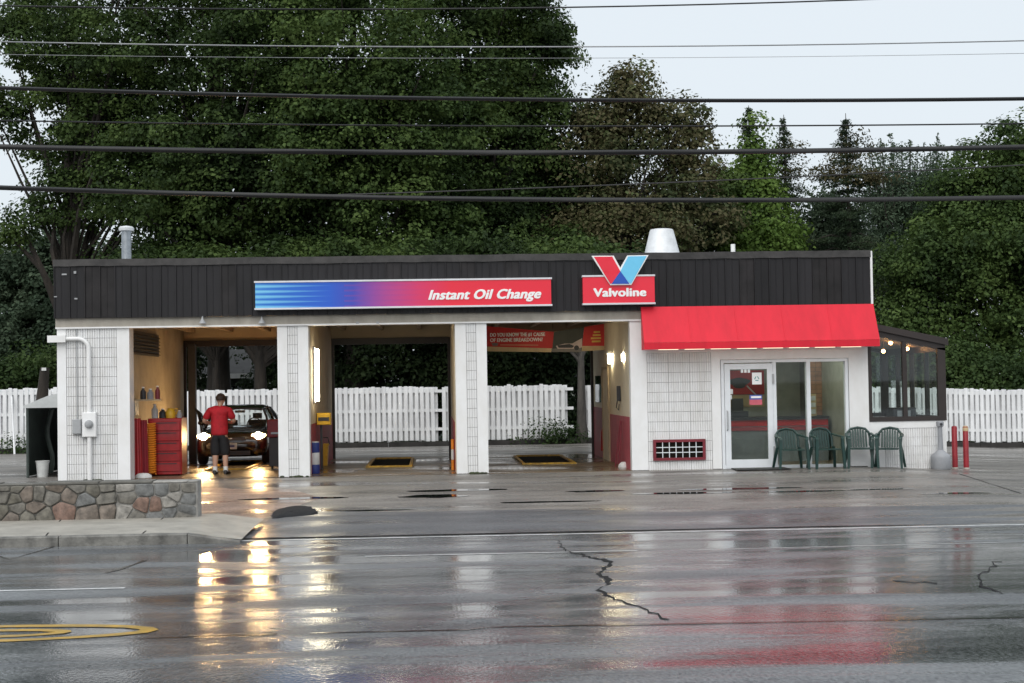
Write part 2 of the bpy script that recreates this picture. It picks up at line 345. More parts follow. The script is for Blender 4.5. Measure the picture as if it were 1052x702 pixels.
# painted lines and seams of the road
ribbon('edge_line', [(-60, EDGE-.22), (60, EDGE-.22)], .11, 'line_white', road, .004, .06)
a = G(0, 607.5); b = G(128, 604.5); ribbon('lane_line', [(a.x-3, a.y-.02), (b.x, b.y)], .10, 'line_white', road, .004, .05)
ribbon('lane_line', gp((375, 572), (655, 566)), .09, 'line_white', road, .004, .08)
ribbon('lane_line', gp((690, 566), (1052, 557)), .035, 'line_white', road, .004, .3)
ribbon('seam', gp((140, 656.5), (285, 652)), [.02, .07, .05, .02], 'tar', road, .004, .3)
ribbon('seam', gp((318, 651), (480, 647.5), (500, 645), (1052, 635)), [.03, .05, .05, .06], 'tar', road, .0045, .3)
ribbon('seam', gp((-40, 557), (10, 575), (60, 560)), .03, 'tar', road, .004, .4)
ribbon('seam', gp((110, 589), (150, 576)), .05, 'tar', road, .004, .4)
crack(gp((572, 556), (582, 566), (606, 573), (628, 577), (617, 590), (626, 598), (614, 606), (622, 612), (640, 618), (668, 628), (688, 640)), [.015, .02, .05, .075, .06, .06, .05, .03, .02, .02, .02])
crack(gp((1026, 577), (1018, 586), (1006, 592), (1004, 602), (1020, 606), (1036, 612)), [.02, .04, .06, .06, .03, .015])
crack(gp((920, 598), (980, 600)), [.02, .03])
# rounded nose of a double yellow median
def nose(x0, xr, yc, hw, wd):
    pts = [(x0, yc+hw)]; L = hw*3.4
    for i in range(13):
        q = math.pi/2 - math.pi*i/12; pts.append((xr-L+L*math.cos(q), yc+hw*math.sin(q)))
    pts.append((x0, yc-hw)); return ribbon('median_line', pts, wd, 'line_yellow', road, .005, .08)
cy = G(60, 650); xr = G(157, 646).x
nose(cy.x-6, xr, cy.y, .42, .13); nose(cy.x-6, xr-.62, cy.y, .17, .12)
# forecourt: newer asphalt strip along the road, gravelly patch, concrete apron, puddles, joints
def patch(name, pts, m, dz=.004, parent=None, sub=True):
    b = MB(); p3 = [(p[0], p[1], 0) for p in pts]; bm = bmesh.new()
    bm.faces.new([bm.verts.new(p) for p in p3]); bmesh.ops.triangulate(bm, faces=bm.faces)
    for _ in range(3): bmesh.ops.subdivide_edges(bm, edges=[e for e in bm.edges if e.calc_length() > .8], cuts=1, use_grid_fill=True); bmesh.ops.triangulate(bm, faces=bm.faces)
    for v in bm.verts: v.co.z = g(v.co.x, v.co.y)+dz
    me = bpy.data.meshes.new(name); bm.to_mesh(me); bm.free(); me.materials.append(MATS[m])
    for q in me.polygons:
        if q.normal.z < 0: q.flip()
    return link(name, me, parent)
def blob(px, py, rx, ry, n=26, jag=.3):
    c = G(px, py); ph = [random.uniform(0, 6.3) for _ in range(4)]
    return [(c.x+rx*math.cos(q)*(1+jag*.5*math.sin(3*q+ph[0])+jag*.4*math.sin(5*q+ph[1])), c.y+ry*math.sin(q)*(1+jag*.5*math.sin(2*q+ph[2])+jag*.4*math.sin(7*q+ph[3]))) for q in [2*math.pi*i/n for i in range(n)]]
na = gp((262, 541), (275, 536), (283, 528), (322, 526), (420, 527), (560, 524), (700, 527), (850, 522), (1090, 520)); n0 = (na[0].x-.15, EDGE+.03)
patch('asphalt_strip', [n0] + [(p.x, p.y) for p in na] + [(30, na[-1].y), (30, EDGE+.03)], 'new_asphalt', .012, fore)
patch('gravel_patch', [(p.x, p.y) for p in gp((198, 532), (200, 500), (250, 503), (300, 503), (330, 512), (300, 522), (270, 533))], 'gravel_wet', .004, fore)
mat('fresh_tar', (.016, .017, .019), .8, spec=.2, var=.3, vscale=9, bump=1.0, bscale=14)
lp = [Vector((p.x, p.y)) for p in gp((279, 534), (281, 527), (290, 523.5), (304, 521), (318, 521.5), (325, 525), (328, 529), (300, 532))]; lc = sum(lp, Vector((0, 0)))/len(lp); rings = []
for k_, h_ in ((1.04, .004), (.95, .03), (.7, .042), (.35, .05)):
    ring = []
    for i in range(len(lp)):
        for q_ in (0, .33, .67): p = lc+(lp[i].lerp(lp[(i+1) % len(lp)], q_)-lc)*k_*random.uniform(.93, 1.06); ring.append((p.x, p.y, g(p.x, p.y)+h_*random.uniform(.8, 1.15)))
    rings.append(ring)
MB().loft(rings).build('asphalt_lump', 'fresh_tar', fore, 50)
for px, py, rx, ry in ((447, 510, .55, .28), (757, 502.5, 1.1, .16), (470, 504, .9, .2), (610, 505, .5, .14), (700, 507, .9, .14), (830, 505, .8, .1), (905, 503, .55, .1), (300, 512.5, .9, .2), (560, 516, .8, .12), (980, 507, .6, .1), (370, 525, .7, .1)):
    patch('puddle', blob(px, py, rx, ry), 'water', .006, fore)
for a, b in (((668, 486), (1052, 479)), ((985, 487), (1048, 507))):
    ribbon('joint', gp(a, b), .03, 'crack', fore, .004, .3)
# shop floor slab and pavement on the left
FY0, FY1 = 32.0, 40.0
X1 = (-7.62, -6.17); X2 = (-3.18, -2.55); X3 = (.45, 1.10); X4 = (4.06, 4.30); XE = 9.03; XS_ = 10.66
KY = G(60, 562).y + .02
WALLY = G(60, 535, .13).y
pv = MB(); px1, px2 = G(205, 551).x, G(262, 545).x
xs = [-60, -30, -16, -12, -9, -7, -5, -4, px1-.4, px1, px1+.5*(px2-px1), px2]; hs = [.13]*10 + [.075, .03]
secs = []
for x, h in zip(xs, hs):
    z = g(x, KY); zb = g(x, WALLY+.6)
    secs.append([(x, KY+.16, z+h-.002), (x, (KY+WALLY)/2, (z+zb)/2+h+.01), (x, WALLY+.6, max(zb, z)+h*.9+.01)])
pv.loft(secs, closed=False, cap=False); pavement = struct(pv.build('pavement', 'concrete', None, 30))
kx = [-20+1.9*i for i in range(40)]; kx = [x for x in kx if x < px1-.3] + [px1, px2]
for i in range(len(kx)-1):                                    # kerb stones, each its own piece
    x0, x1 = kx[i]+.006, kx[i+1]-.006; h0 = .13; h1 = .13 if i < len(kx)-2 else .02
    z = g(x0, KY); c = .015
    s0 = [(x0, KY, z-.1), (x0, KY, z+h0-c), (x0, KY+c, z+h0), (x0, KY+.16, z+h0), (x0, KY+.16, z-.1)]
    s1 = [(x1, KY, z-.1), (x1, KY, z+h1-c), (x1, KY+c, z+h1), (x1, KY+.16, z+h1), (x1, KY+.16, z-.1)]
    MB().loft([s0, s1]).build('kerbstone', 'kerb_stone', pavement, 30)
for px, py0, py1 in ((150, 537, 551), (40, 540, 556)):
    a, b = G(px-10, py1, .13), G(px+10, py0, .13); q = MB()
    zz = lambda y: float(np.interp(y, [KY+.16, (KY+WALLY)/2, WALLY+.6], [g(0, KY)+.13, (g(0, KY)+g(0, WALLY+.6))/2+.14, max(g(0, KY), g(0, WALLY+.6))+.127]))
    q._add([(a.x, KY+.17, zz(KY+.17)+.003), (a.x+.02, KY+.17, zz(KY+.17)+.003), (b.x+.02, WALLY, zz(WALLY)+.003), (b.x, WALLY, zz(WALLY)+.003), (0, 0, 0)][:4], [(0, 1, 2, 3)]); q.build('joint', 'crack', pavement)
# ------------------------------------------------------------------ stone garden wall, stone by stone
def clip(poly, a, b, c):                       # keep a*x+b*y<=c
    r = []
    for i in range(len(poly)):
        p, q = poly[i], poly[(i+1) % len(poly)]; dp, dq = a*p[0]+b*p[1]-c, a*q[0]+b*q[1]-c
        if dp <= 0: r.append(p)
        if dp*dq < 0: t = dp/(dp-dq); r.append((p[0]+t*(q[0]-p[0]), p[1]+t*(q[1]-p[1])))
    return r
def shrink(poly, d):
    cx = sum(p[0] for p in poly)/len(poly); cy = sum(p[1] for p in poly)/len(poly); r = poly[:]
    n = len(poly); out = poly
    for i in range(n):
        p, q = poly[i], poly[(i+1) % n]; ex, ey = q[0]-p[0], q[1]-p[1]; L = math.hypot(ex, ey)
        if L < 1e-5: continue
        a, b = ey/L, -ex/L; c = a*p[0]+b*p[1]
        if a*cx+b*cy > c: a, b, c = -a, -b, -c
        out = clip(out, a, b, c-d)
        if len(out) < 3: return []
    return out
def cells(seeds, x0, x1, z0, z1, zw=1.0):
    res = []
    for i, s in enumerate(seeds):
        poly = [(x0, z0), (x1, z0), (x1, z1), (x0, z1)]
        for j, t in enumerate(seeds):
            if i == j: continue
            a, b = t[0]-s[0], (t[1]-s[1])*zw; m_ = ((s[0]+t[0])/2, (s[1]+t[1])/2); poly = clip(poly, a, b, a*m_[0]+b*m_[1])
            if len(poly) < 3: break
        res.append(poly)
    return res
ST = {}
for nm, c in (('stone_grey', (.155, .145, .125)), ('stone_brown', (.165, .135, .110)), ('stone_red', (.20, .125, .095)), ('stone_pale', (.27, .255, .23)), ('stone_blue', (.155, .158, .155)), ('stone_olive', (.14, .13, .105))):
    mat(nm, c, .6, var=.3, vscale=9, bump=1.0, bscale=16)
mat('mortar', (.16, .155, .14), .9, var=.4, vscale=5, bump=.6, bscale=30, col2=(.07, .068, .06))
mat('mortar_pale', (.36, .35, .33), .9, var=.2, vscale=4, bump=.5, bscale=30, col2=(.17, .165, .15))
wt = thing('stone_wall', 'low rubble stone garden wall beside the pavement at the far left', 'wall', (0, 0, 0))
wx1 = P(203, 530, WALLY).x; wzt = P(203, 493.5, WALLY).z; wz0 = min(g(0, WALLY), 0)-.1; wx0 = -12.5
xm = P(118, 500, WALLY).x
MB().cham(wx0, xm, WALLY+.03, WALLY+.38, wz0, wzt-.02).build('core', 'mortar', wt)
MB().cham(xm, wx1, WALLY+.032, WALLY+.378, wz0, wzt-.02).build('core', 'mortar_pale', wt)
sd_ = [(25,155,0),(65,165,5),(140,140,1),(80,215,0),(280,105,1),(262,150,0),(360,148,1),(55,255,1),(145,262,5),(215,250,5),(325,222,2),(400,108,0),(435,165,4),(540,103,0),(550,160,0),(455,235,1),(560,225,1),(650,150,0),(632,232,3),(740,112,4),(645,107,3),(738,195,2),(795,200,2),(870,190,3),(840,105,4),(895,105,0),(960,100,0),(960,168,4),(950,218,4),(875,230,4),(700,262,0),(800,262,4),(935,255,0),(180,215,1),(15,230,5),(480,115,5),(905,150,3),(200,140,0),(25,100,0),(80,105,5)]
seeds = []; kinds = []
for u, v, k in sd_:
    p = P(u/5.01, 480+v/5.01, WALLY); seeds.append((p.x, p.z)); kinds.append(k)
xl = P(0, 500, WALLY).x; x = xl-.25
while x > wx0:
    for zq in np.linspace(wz0+.12, wzt-.12, 4): seeds.append((x+random.uniform(-.12, .12), zq+random.uniform(-.05, .05))); kinds.append(random.choice([0, 0, 1, 1, 5, 4, 2]))
    x -= .42
NM = ['stone_grey', 'stone_brown', 'stone_red', 'stone_pale', 'stone_blue', 'stone_olive']
for (poly, k) in zip(cells(seeds, wx0, wx1-.02, wz0, wzt-.03, 1.4), kinds):
    q = shrink(poly, .008)
    if len(q) < 3: continue
    for _ in range(1):                                       # round the corners off
        r = []
        for i in range(len(q)): a, b = q[i], q[(i+1) % len(q)]; r += [(a[0]*.88+b[0]*.12, a[1]*.88+b[1]*.12), (a[0]*.12+b[0]*.88, a[1]*.12+b[1]*.88)]
        q = r
    cx = sum(p[0] for p in q)/len(q); cz = sum(p[1] for p in q)/len(q); pr = random.uniform(.015, .045)
    secs = [[(p[0], WALLY+.05, p[1]) for p in q], [(p[0], WALLY+.03-pr*.6, p[1]) for p in q],
            [(cx+(p[0]-cx)*.86, WALLY+.03-pr+random.uniform(-.006, .006), cz+(p[1]-cz)*.86) for p in q]]
    MB().loft(secs).build('stone', NM[k], wt, 35)
cx = wx0
while cx < wx1-.05:                                           # flat capping stones bedded along the top
    L = min(random.uniform(.45, .95), wx1-cx+.01); z1 = wzt+random.uniform(-.008, .01)
    MB().cham(cx+.006, cx+L-.006, WALLY+.012+random.uniform(0, .012), WALLY+.40, wzt-.035, z1, .012).build('capping_stone', 'mortar' if cx < xm else 'mortar_pale', wt); cx += L

# ------------------------------------------------------------------ the shop building
bld = thing('service_shop', 'long single storey oil change shop with three open bays, white piers and black fascia', 'building', (0, 32, 0))
def bp(o):                                                    # child of the building, coordinates stay in world space
    o.parent = bld; o.location = (-bld.location.x, -bld.location.y, -bld.location.z); return o
def part(b, name, m, smooth=False, parent=None):
    o = b.build(name, m, parent, smooth); return bp(o) if parent is None else o
ZT = 3.09                                                     # head of the bays
flut = {}
def fluted(wd, h):
    k = (round(wd, 3), round(h, 3))
    if k in flut: return flut[k]
    n = max(2, round(wd/.05)); c = .004; rw = (wd-2*c)/n; pts = []
    for i in range(n):
        x = -wd/2+c+i*rw; pts += [(x+.008, 0), (x+.011, -.024), (x+rw-.011, -.024), (x+rw-.008, 0)]
    pts = [(-wd/2+c, .01)] + [(-wd/2+c, 0)] + pts + [(wd/2-c, 0), (wd/2-c, .01)]
    b = MB(); b.prism([(x, y, c) for x, y in pts], (0, 0, h-2*c)); flut[k] = b.mesh('block', 'white_block'); return flut[k]
def blocks(parent, x0, x1, z0, z1, y, bw=.4, bh=.2):
    n = max(1, round((x1-x0)/bw)); w_ = (x1-x0)/n; r = max(1, round((z1-z0)/bh)); h = (z1-z0)/r
    for j in range(r):
        for i in range(n): link('block', fluted(w_, h), parent, (x0+(i+.5)*w_, y-.0005+random.uniform(-.002, .001), z0+j*h))
def pier(x0, x1, fx0, fx1, z0, z1, y0, y1, bw=.4):
    """a pier: smooth painted sides, fluted block strip recessed between them, one child per block"""
    o = part(MB().box(x0, fx0, y0, y1, z0, z1), 'pier', 'white_paint')
    MB().box(fx1, x1, y0, y1, z0, z1).build('pier_side', 'white_paint', o)
    b2 = MB(); b2.box(fx0+.001, fx1-.001, y0+.026, y1-.001, z0, z1); b2.build('block_backing', 'groove', o)
    blocks(o, fx0+.001, fx1-.001, z0, z1, y0+.024, bw); return o
p1 = pier(X1[0], X1[1], -7.44, -6.42, -.05, ZT, FY0, FY0+.45)
p2 = pier(X2[0], X2[1], -2.975, -2.765, -.02, ZT, FY0, FY0+.4, .2)
p3 = pier(X3[0], X3[1], .675, .885, -.02, ZT, FY0, FY0+.4, .2)
p4 = pier(X4[0], 5.93, 4.40, 5.74, -.02, 2.42, FY0, FY0+.25)
part(MB().box(X4[0], 5.93, FY0+.002, FY0+.25, 2.42, ZT), 'wall_head', 'white_paint')
b = MB(); b.box(5.93, 8.62, FY0+.004, FY0+.25, 2.26, ZT); b.box(8.62, XE, FY0, FY0+.25, -.05, ZT-.002); part(b, 'office_front_wall', 'white_paint')
# moss and dirt at the foot of the piers
for xx in ((X2[0]+X2[1])/2, (X3[0]+X3[1])/2, -6.9):
    b = MB()
    for i in range(14): b.ball((xx+random.gauss(0, .13), FY0-.03+random.uniform(-.03, .02), .012), random.uniform(.015, .04), 4, (1.6, 1, .8))
    part(b, 'dirt', 'earth')['kind'] = 'stuff'
# lintel, thin white drip edge, side and rear walls, roof
part(MB().box(X1[0]-.02, X4[1]+.02, FY0-.03, FY0+.35, ZT+.03, 3.30), 'lintel', 'lintel')
part(MB().box(X1[0]-.02, X4[1]+.02, FY0-.045, FY0+.30, ZT, ZT+.03), 'drip_edge', 'white_paint')
b = MB(); b.box(X1[0], X1[0]+.2, FY0+.45, FY1, -.05, 3.3); part(b, 'side_wall', 'white_paint')
mat('tan_wall', (.36, .32, .245), .75, var=.12, vscale=1.5)
part(MB().box(-6.42, -6.30, FY0+.45, FY1-.25, 0, 3.3), 'bay_wall', 'tan_wall')
for x in (X2[1]-.30, X3[0]-.02):
    pb = part(MB().box(x, x+.27, FY0+.4, FY1-.25, 0, 3.3), 'bay_wall', 'beige_wall')
    MB().box(x-.006, x+.276, FY0+.42, FY1-.27, .0, 1.05).build('dado', 'dado_red', pb)
pb = part(MB().box(X4[0]+.02, X4[0]+.2, FY0+.25, FY1-.25, 0, 3.3), 'bay_wall', 'cream_wall')
MB().box(X4[0]+.012, X4[0]+.018, FY0+.27, 36.0, .0, 1.10).build('dado', 'dado_rose', pb)
MB().box(X4[0]+.010, X4[0]+.018, 37.3, FY1-.26, .0, 1.22).build('dado', 'dado_red', pb)
dd = MB().box(X4[0]-.01, X4[0]+.018, 36.05, 37.25, 0, 2.15).build('door', 'cream_wall', pb)
b = MB(); b.box(X4[0]-.03, X4[0]+.016, 36.0, 36.06, 0, 2.2); b.box(X4[0]-.03, X4[0]+.016, 37.24, 37.3, 0, 2.2); b.box(X4[0]-.03, X4[0]+.016, 36.06, 37.24, 2.14, 2.2); b.build('door_frame', 'joist', pb)
MB().box(X4[0]-.02, X4[0]+.018, 37.9, 38.9, 1.35, 2.0).build('window', 'glass_dark', pb)
part(MB().box(-6.298, -6.29, 35.2, FY1-.27, 0, 1.16), 'dado', 'dado_red')
RX = [(-6.30, -3.05), (-2.58, .43), (.72, 4.08)]             # rear doorways
RT = 3.0
b = MB(); b.box(X1[0], -6.30, FY1-.25, FY1, -.05, 3.4); b.box(-3.05, -2.58, FY1-.25, FY1, 0, RT); b.box(.43, .72, FY1-.25, FY1, 0, RT); b.box(4.08, XE, FY1-.25, FY1, 0, 3.4)
b.box(-6.30, 4.08, FY1-.25, FY1, RT, 3.4); part(b, 'rear_wall', 'beige_wall')
b = MB()
for x0, x1 in RX:
    b.box(x0, x1, FY1-.32, FY1-.26, RT-.10, RT+.06); b.box(x0, x0+.07, FY1-.32, FY1-.26, 0, RT-.1); b.box(x1-.07, x1, FY1-.32, FY1-.26, 0, RT-.1)
part(b, 'rear_door_frame', 'sun_frame')
part(MB().box(X1[0]+.2, XE-.02, FY0+.36, FY1-.01, 3.41, 3.5), 'ceiling', 'ceiling_paint')
for x in np.arange(-6.1, 4.0, .95): part(MB().box(x, x+.1, FY0+.4, FY1-.27, 3.26, 3.41), 'joist', 'joist')
rf = part(MB().box(X1[0]+.03, XE, FY0+.02, FY1-.02, 4.2, 4.30), 'roof', 'grey_paint')
part(MB().box(X1[0]-.02, X1[0]+.03, FY0-.05, FY1, 3.3, 4.42), 'side_fascia', 'black_metal')
part(MB().box(XE+.03, XE+.08, FY0-.05, FY1, 3.0, 4.42), 'side_fascia', 'black_metal')
part(MB().box(X1[0]-.02, XE+.08, FY1-.02, FY1+.03, 3.4, 4.42), 'rear_fascia', 'black_metal')
# shop floor with the two pits
fl = part(MB().box(X1[0]+.2, XE-.05, FY0+.0, FY1, -.2, .008), 'floor', 'shop_floor')
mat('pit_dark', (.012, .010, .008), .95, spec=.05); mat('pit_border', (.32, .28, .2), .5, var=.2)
for px0, px1 in ((378, 421), (539, 590), (212, 252)):
    yn, yf = G(400, 481).y, 38.9; x0, x1 = P(px0, 480, yn).x, P(px1, 480, yn).x
    pt = part(MB().box(x0-.10, x1+.10, yn-.12, yf+.1, .009, .014), 'pit_surround', 'pit_border')
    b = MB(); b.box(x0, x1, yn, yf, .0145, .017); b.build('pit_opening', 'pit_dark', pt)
    b = MB(); b.box(x0-.05, x0+.02, yn, yf, .0175, .05); b.box(x1-.02, x1+.05, yn, yf, .0175, .05); b.box(x0+.02, x1-.02, yn, yn+.05, .0175, .055); b.box(x0+.02, x1-.02, yf-.05, yf, .0175, .06)
    b.build('pit_rail', 'yellow_worn', pt)
# black standing-seam fascia, panel by panel
FASY = FY0-.10; FZ0, FZ1 = 3.30, 4.37; NP = 55; FXL, FXR = X1[0]-.03, XE+.06; PW = (FXR-FXL)/NP
def panel_mesh(nm, m):
    c = .002; h = FZ1-FZ0
    pts = [(c, .03), (c, -.026), (.022, -.026), (.028, 0), (PW*.5-.012, 0), (PW*.5-.006, -.006), (PW*.5+.006, -.006), (PW*.5+.012, 0), (PW-c, 0), (PW-c, .03)]
    return MB().prism([(x, y, 0) for x, y in pts], (0, 0, h)).mesh(nm, m)
pm, pm2 = panel_mesh('panel', 'black_metal'), panel_mesh('panel', 'black_metal_worn')
fas = part(MB().box(FXL, FXR, FASY+.032, FASY+.09, FZ0+.01, FZ1), 'fascia', 'black_metal')
for i in range(NP):
    o = link('panel', pm2 if i in (46, 3) or random.random() < .12 else pm, fas, (FXL+i*PW, FASY+random.uniform(-.003, .003), FZ0+random.uniform(-.006, .004)))
b = MB(); n = 60                                               # cap flashing, a little dented
sec = []
for i in range(n+1):
    x = FXL-.01+(FXR-FXL+.02)*i/n; d = random.uniform(-.008, .008); e = random.uniform(-.006, .006)
    sec.append([(x, FASY-.035+e, FZ1-.02+d), (x, FASY-.035+e, FZ1+.12+d*.6), (x, FASY+.12, FZ1+.125+d*.6), (x, FASY+.12, FZ1-.02)])
b.loft(sec); b.build('cap_flashing', 'cap_metal', fas)
MB().box(FXR+.002, FXR+.045, FASY-.03, FASY+.10, FZ0-.05, FZ1+.10).build('corner_trim', 'white_paint', fas)
# small things left on the fascia: torn sticker and old screw plates
for px, py, sx, sz in ((66, 282, .10, .03), (77, 280, .05, .05), (78, 307, .06, .03), (57, 305, .06, .02)):
    p = P(px, py, FASY-.03); MB().box(p.x-sx/2, p.x+sx/2, FASY-.032, FASY-.0275, p.z-sz/2, p.z+sz/2).build('sticker', 'grey_paint', fas)
# little flood lamps under the fascia
for px in (208, 269, 367, 388):
    p = P(px, 331, FY0-.12); b = MB(); b.lathe([(.015, .10), (.02, .06), (.075, -.02), (.08, -.03)], (p.x, FY0-.13, p.z), 12); b.tube([(p.x, FY0-.13, p.z+.09), (p.x, FY0-.08, p.z+.12), (p.x, FY0-.03, p.z+.10)], .012, 6)
    part(b, 'flood_lamp', 'grey_paint', 40) if px < 300 else part(MB().box(p.x-.03, p.x+.03, FY0-.05, FY0-.031, p.z-.03, p.z+.01), 'bracket', 'grey_paint')
# roof: flue pipe with a cap, conical fan housing, stub pipe
p = P(130, 262, 34); q = P(130, 233, 34); b = MB(); b.lathe([(.105, 4.28), (.105, q.z-.08)], (p.x, 34, 0), 18); b.build('flue', 'galv', rf, 40)
b = MB(); b.lathe([(.10, q.z-.10), (.16, q.z-.09), (.165, q.z-.03), (.13, q.z), (.02, q.z+.02)], (p.x, 34, 0), 18); b.build('flue_cap', 'galv_light', rf, 40)
p = P(680, 258, 35); q = P(680, 236, 35); b = MB(); b.lathe([(.42, 4.28), (.42, p.z-.12), (.41, p.z-.1), (.27, q.z-.03), (.25, q.z), (.20, q.z+.01)], (p.x, 35, 0), 26); b.build('fan_housing', 'galv_light', rf, 50)
p = P(753, 252, 34); b = MB(); b.lathe([(.05, 4.28), (.05, p.z+.02)], (p.x, 34, 0), 12); b.build('vent_pipe', 'white_paint', rf, 40)
# grille of the air conditioner in the office wall
a = P(671, 452, FY0-.03); c = P(725, 472.5, FY0-.03)
gr = part(MB().box(a.x+.04, c.x-.04, FY0-.012, FY0+.01, c.z+.04, a.z-.04), 'wall_grille', 'pit_dark')
b = MB(); b.box(a.x, c.x, FY0-.05, FY0-.001, a.z-.055, a.z); b.box(a.x, c.x, FY0-.05, FY0-.001, c.z, c.z+.055); b.box(a.x, a.x+.055, FY0-.05, FY0-.001, c.z+.055, a.z-.055); b.box(c.x-.055, c.x, FY0-.05, FY0-.001, c.z+.055, a.z-.055)
b.build('grille_frame', 'maroon', gr)
for i in range(1, 7): x = a.x+.055+(c.x-a.x-.11)*i/7; MB().box(x-.008, x+.008, FY0-.035, FY0-.02, c.z+.055, a.z-.055).build('bar', 'white_alu', gr)
for i in range(1, 3): z = c.z+.055+(a.z-c.z-.11)*i/3; MB().box(a.x+.055, c.x-.055, FY0-.0195, FY0-.012, z-.008, z+.008).build('bar', 'white_alu', gr)
# office door and shop windows
dx0, dx1 = 5.95, 7.02; YG = FY0+.08
def frame(b, x0, x1, z0, z1, y0, y1, t, tb=None):
    tb = tb or t; b.box(x0, x1, y0, y1, z1-t, z1); b.box(x0, x1, y0, y1, z0, z0+tb); b.box(x0, x0+t, y0, y1, z0+tb, z1-t); b.box(x1-t, x1, y0, y1, z0+tb, z1-t)
sf = MB(); frame(sf, 5.94, 8.60, .0, 2.25, FY0-.02, FY0+.14, .06); sf.box(dx1+.0, dx1+.07, FY0-.02, FY0+.14, .06, 2.19); xm2 = P(831, 420, FY0).x; sf.box(xm2-.04, xm2+.04, FY0-.018, FY0+.14, .06, 2.19)
sf = part(sf, 'shopfront_frame', 'white_alu')
dr = MB(); frame(dr, dx0+.06, dx1-.005, .02, 2.17, FY0-.03, FY0+.03, .115, .17); dr = part(dr, 'door', 'white_alu')
MB().box(dx0+.175, dx1-.12, FY0-.004, FY0+.002, .19, 2.055).build('pane', 'glass_shop', dr)
b = MB(); b.tube([(dx0+.10, FY0-.03, 1.20), (dx0+.10, FY0-.08, 1.18), (dx0+.10, FY0-.08, .82), (dx0+.10, FY0-.03, .80)], .014, 8); b.build('handle', 'grey_paint', dr, 40)
b = MB(); b.box(dx1-.02, dx1+.02, FY0-.05, FY0-.031, 1.75, 1.95); b.box(dx1-.02, dx1+.02, FY0-.05, FY0-.031, .25, .45); b.build('hinge', 'grey_paint', dr)
for x0, x1 in ((dx1+.07, xm2-.04), (xm2+.04, 8.54)):
    wn = part(MB().box(x0, x1, YG-.004, YG+.002, .06, 2.19), 'window', 'glass_shop')
# stickers on the door glass
def sticker(px0, py0, px1, py1, m, nm='sticker', y=FY0-.008, par=dr):
    a, c = P(px0, py0, y), P(px1, py1, y); return MB().box(a.x, c.x, y-.002, y+.002, c.z, a.z).build(nm, m, par)
mat('sticker_green', (.03, .28, .26), .5); mat('sticker_blue', (.08, .12, .40), .5); mat('sticker_pink', (.6, .12, .16), .5)
s1 = sticker(772.5, 383, 782.5, 395, 'sign_white')
cc = P(777.5, 389.2, FY0-.012)
for k in range(3):
    q0 = math.pi/2+k*2*math.pi/3; pts = []
    A = Vector((math.cos(q0), 0, math.sin(q0))); B = Vector((math.cos(q0+2.094), 0, math.sin(q0+2.094))); c0 = Vector((cc.x, FY0-.0125, cc.z)); r = .075
    p_, q_ = c0+A*r*.72+(B-A)*r*.12, c0+A*r*.72+(B-A)*r*.62; nrm = (A+B).normalized()*r*.22
    MB().prism([p_, q_, q_+nrm, p_+nrm], (0, .002, 0)).build('arrow', 'sticker_green', s1)
sticker(770, 406, 783, 410.5, 'sticker_blue'); sticker(770, 410.8, 783, 416, 'sticker_pink'); sticker(771.5, 407.2, 782, 409, 'sign_white', y=FY0-.011)
for px in (761, 764.5, 768): sticker(px, 378.5, px+2.6, 383, 'sign_white')
sticker(748.5, 400, 753, 405, 'plate'); sticker(748.5, 406, 752, 410.5, 'plate')
# inside the office: back wall, posters, counter, chairs' window line
part(MB().box(X4[1]+.0, XE-.03, 37.2, 37.3, 0, 3.4), 'office_back_wall', 'office_wall')
part(MB().box(XE-.14, XE-.03, FY0+.26, 37.19, 0, 3.4), 'office_side_wall', 'office_wall')
# awning
AY0, AY1 = FY0-.14, FY0-.56; ax0, ax1 = 4.28, 9.13
aw = thing('awning', 'long red sloping awning over the office door and windows', 'awning', (0, FY0, 0))
def wp(o, par): o.parent = par; o.location = -par.location; return o
zt, zm, zb = 3.37, 2.62, 2.48
b = MB(); n = 24; sec = []
for i in range(n+1):
    x = ax0+(ax1-ax0)*i/n; sg = .022*math.sin(math.pi*((i*5/n) % 1))
    sec.append([(x, AY0, zt), (x, (AY0+AY1)/2+sg*.5, (zt+zm)/2-sg), (x, AY1, zm), (x, AY1+.012, zm-.005), (x, (AY0+AY1)/2+.012, (zt+zm)/2-.012-sg), (x, AY0, zt-.012)])
b.loft(sec); wp(b.build('canopy', 'awning', None, 30), aw)
b = MB(); b.box(ax0, ax1, AY1-.002, AY1+.008, zb, zm-.006); wp(b.build('valance', 'awning', None), aw)
for x in (ax0, ax1-.01):
    b = MB(); b.prism([(x, AY0, zt-.013), (x, AY1+.009, zm-.006), (x, AY1+.009, zb), (x, AY0, zb)], (.01, 0, 0)); wp(b.build('side_panel', 'awning', None), aw)
b = MB(); b.box(ax0+.012, ax1-.012, AY1+.012, AY1+.04, zb+.0, zb+.03); b.box(ax0+.012, ax1-.012, AY0-.04, AY0-.01, zb, zb+.03)
wp(b.build('awning_frame', 'alu', None), aw)
for i in range(9):
    x = ax0+.25+i*.54
    wp(MB().box(x, x+.04, AY1+.042, AY0-.042, zb+.002, zb+.028).build('strut', 'alu', None), aw)
for i in range(8):
    x = ax0+.32+i*.54; wp(MB().box(x, x+.40, AY0-.28, AY0-.20, zb-.006, zb+.04).build('lamp_tube', 'awning_lamp', None), aw)
for i in range(1, 5):
    x = ax0+(ax1-ax0)*i/5; b = MB(); b.prism([(x-.012, AY0-.003, zt-.001), (x+.012, AY0-.003, zt-.001), (x+.012, AY1-.003, zm+.001), (x-.012, AY1-.003, zm+.001)], (0, -.002, .002)); wp(b.build('seam', 'awning', None), aw)
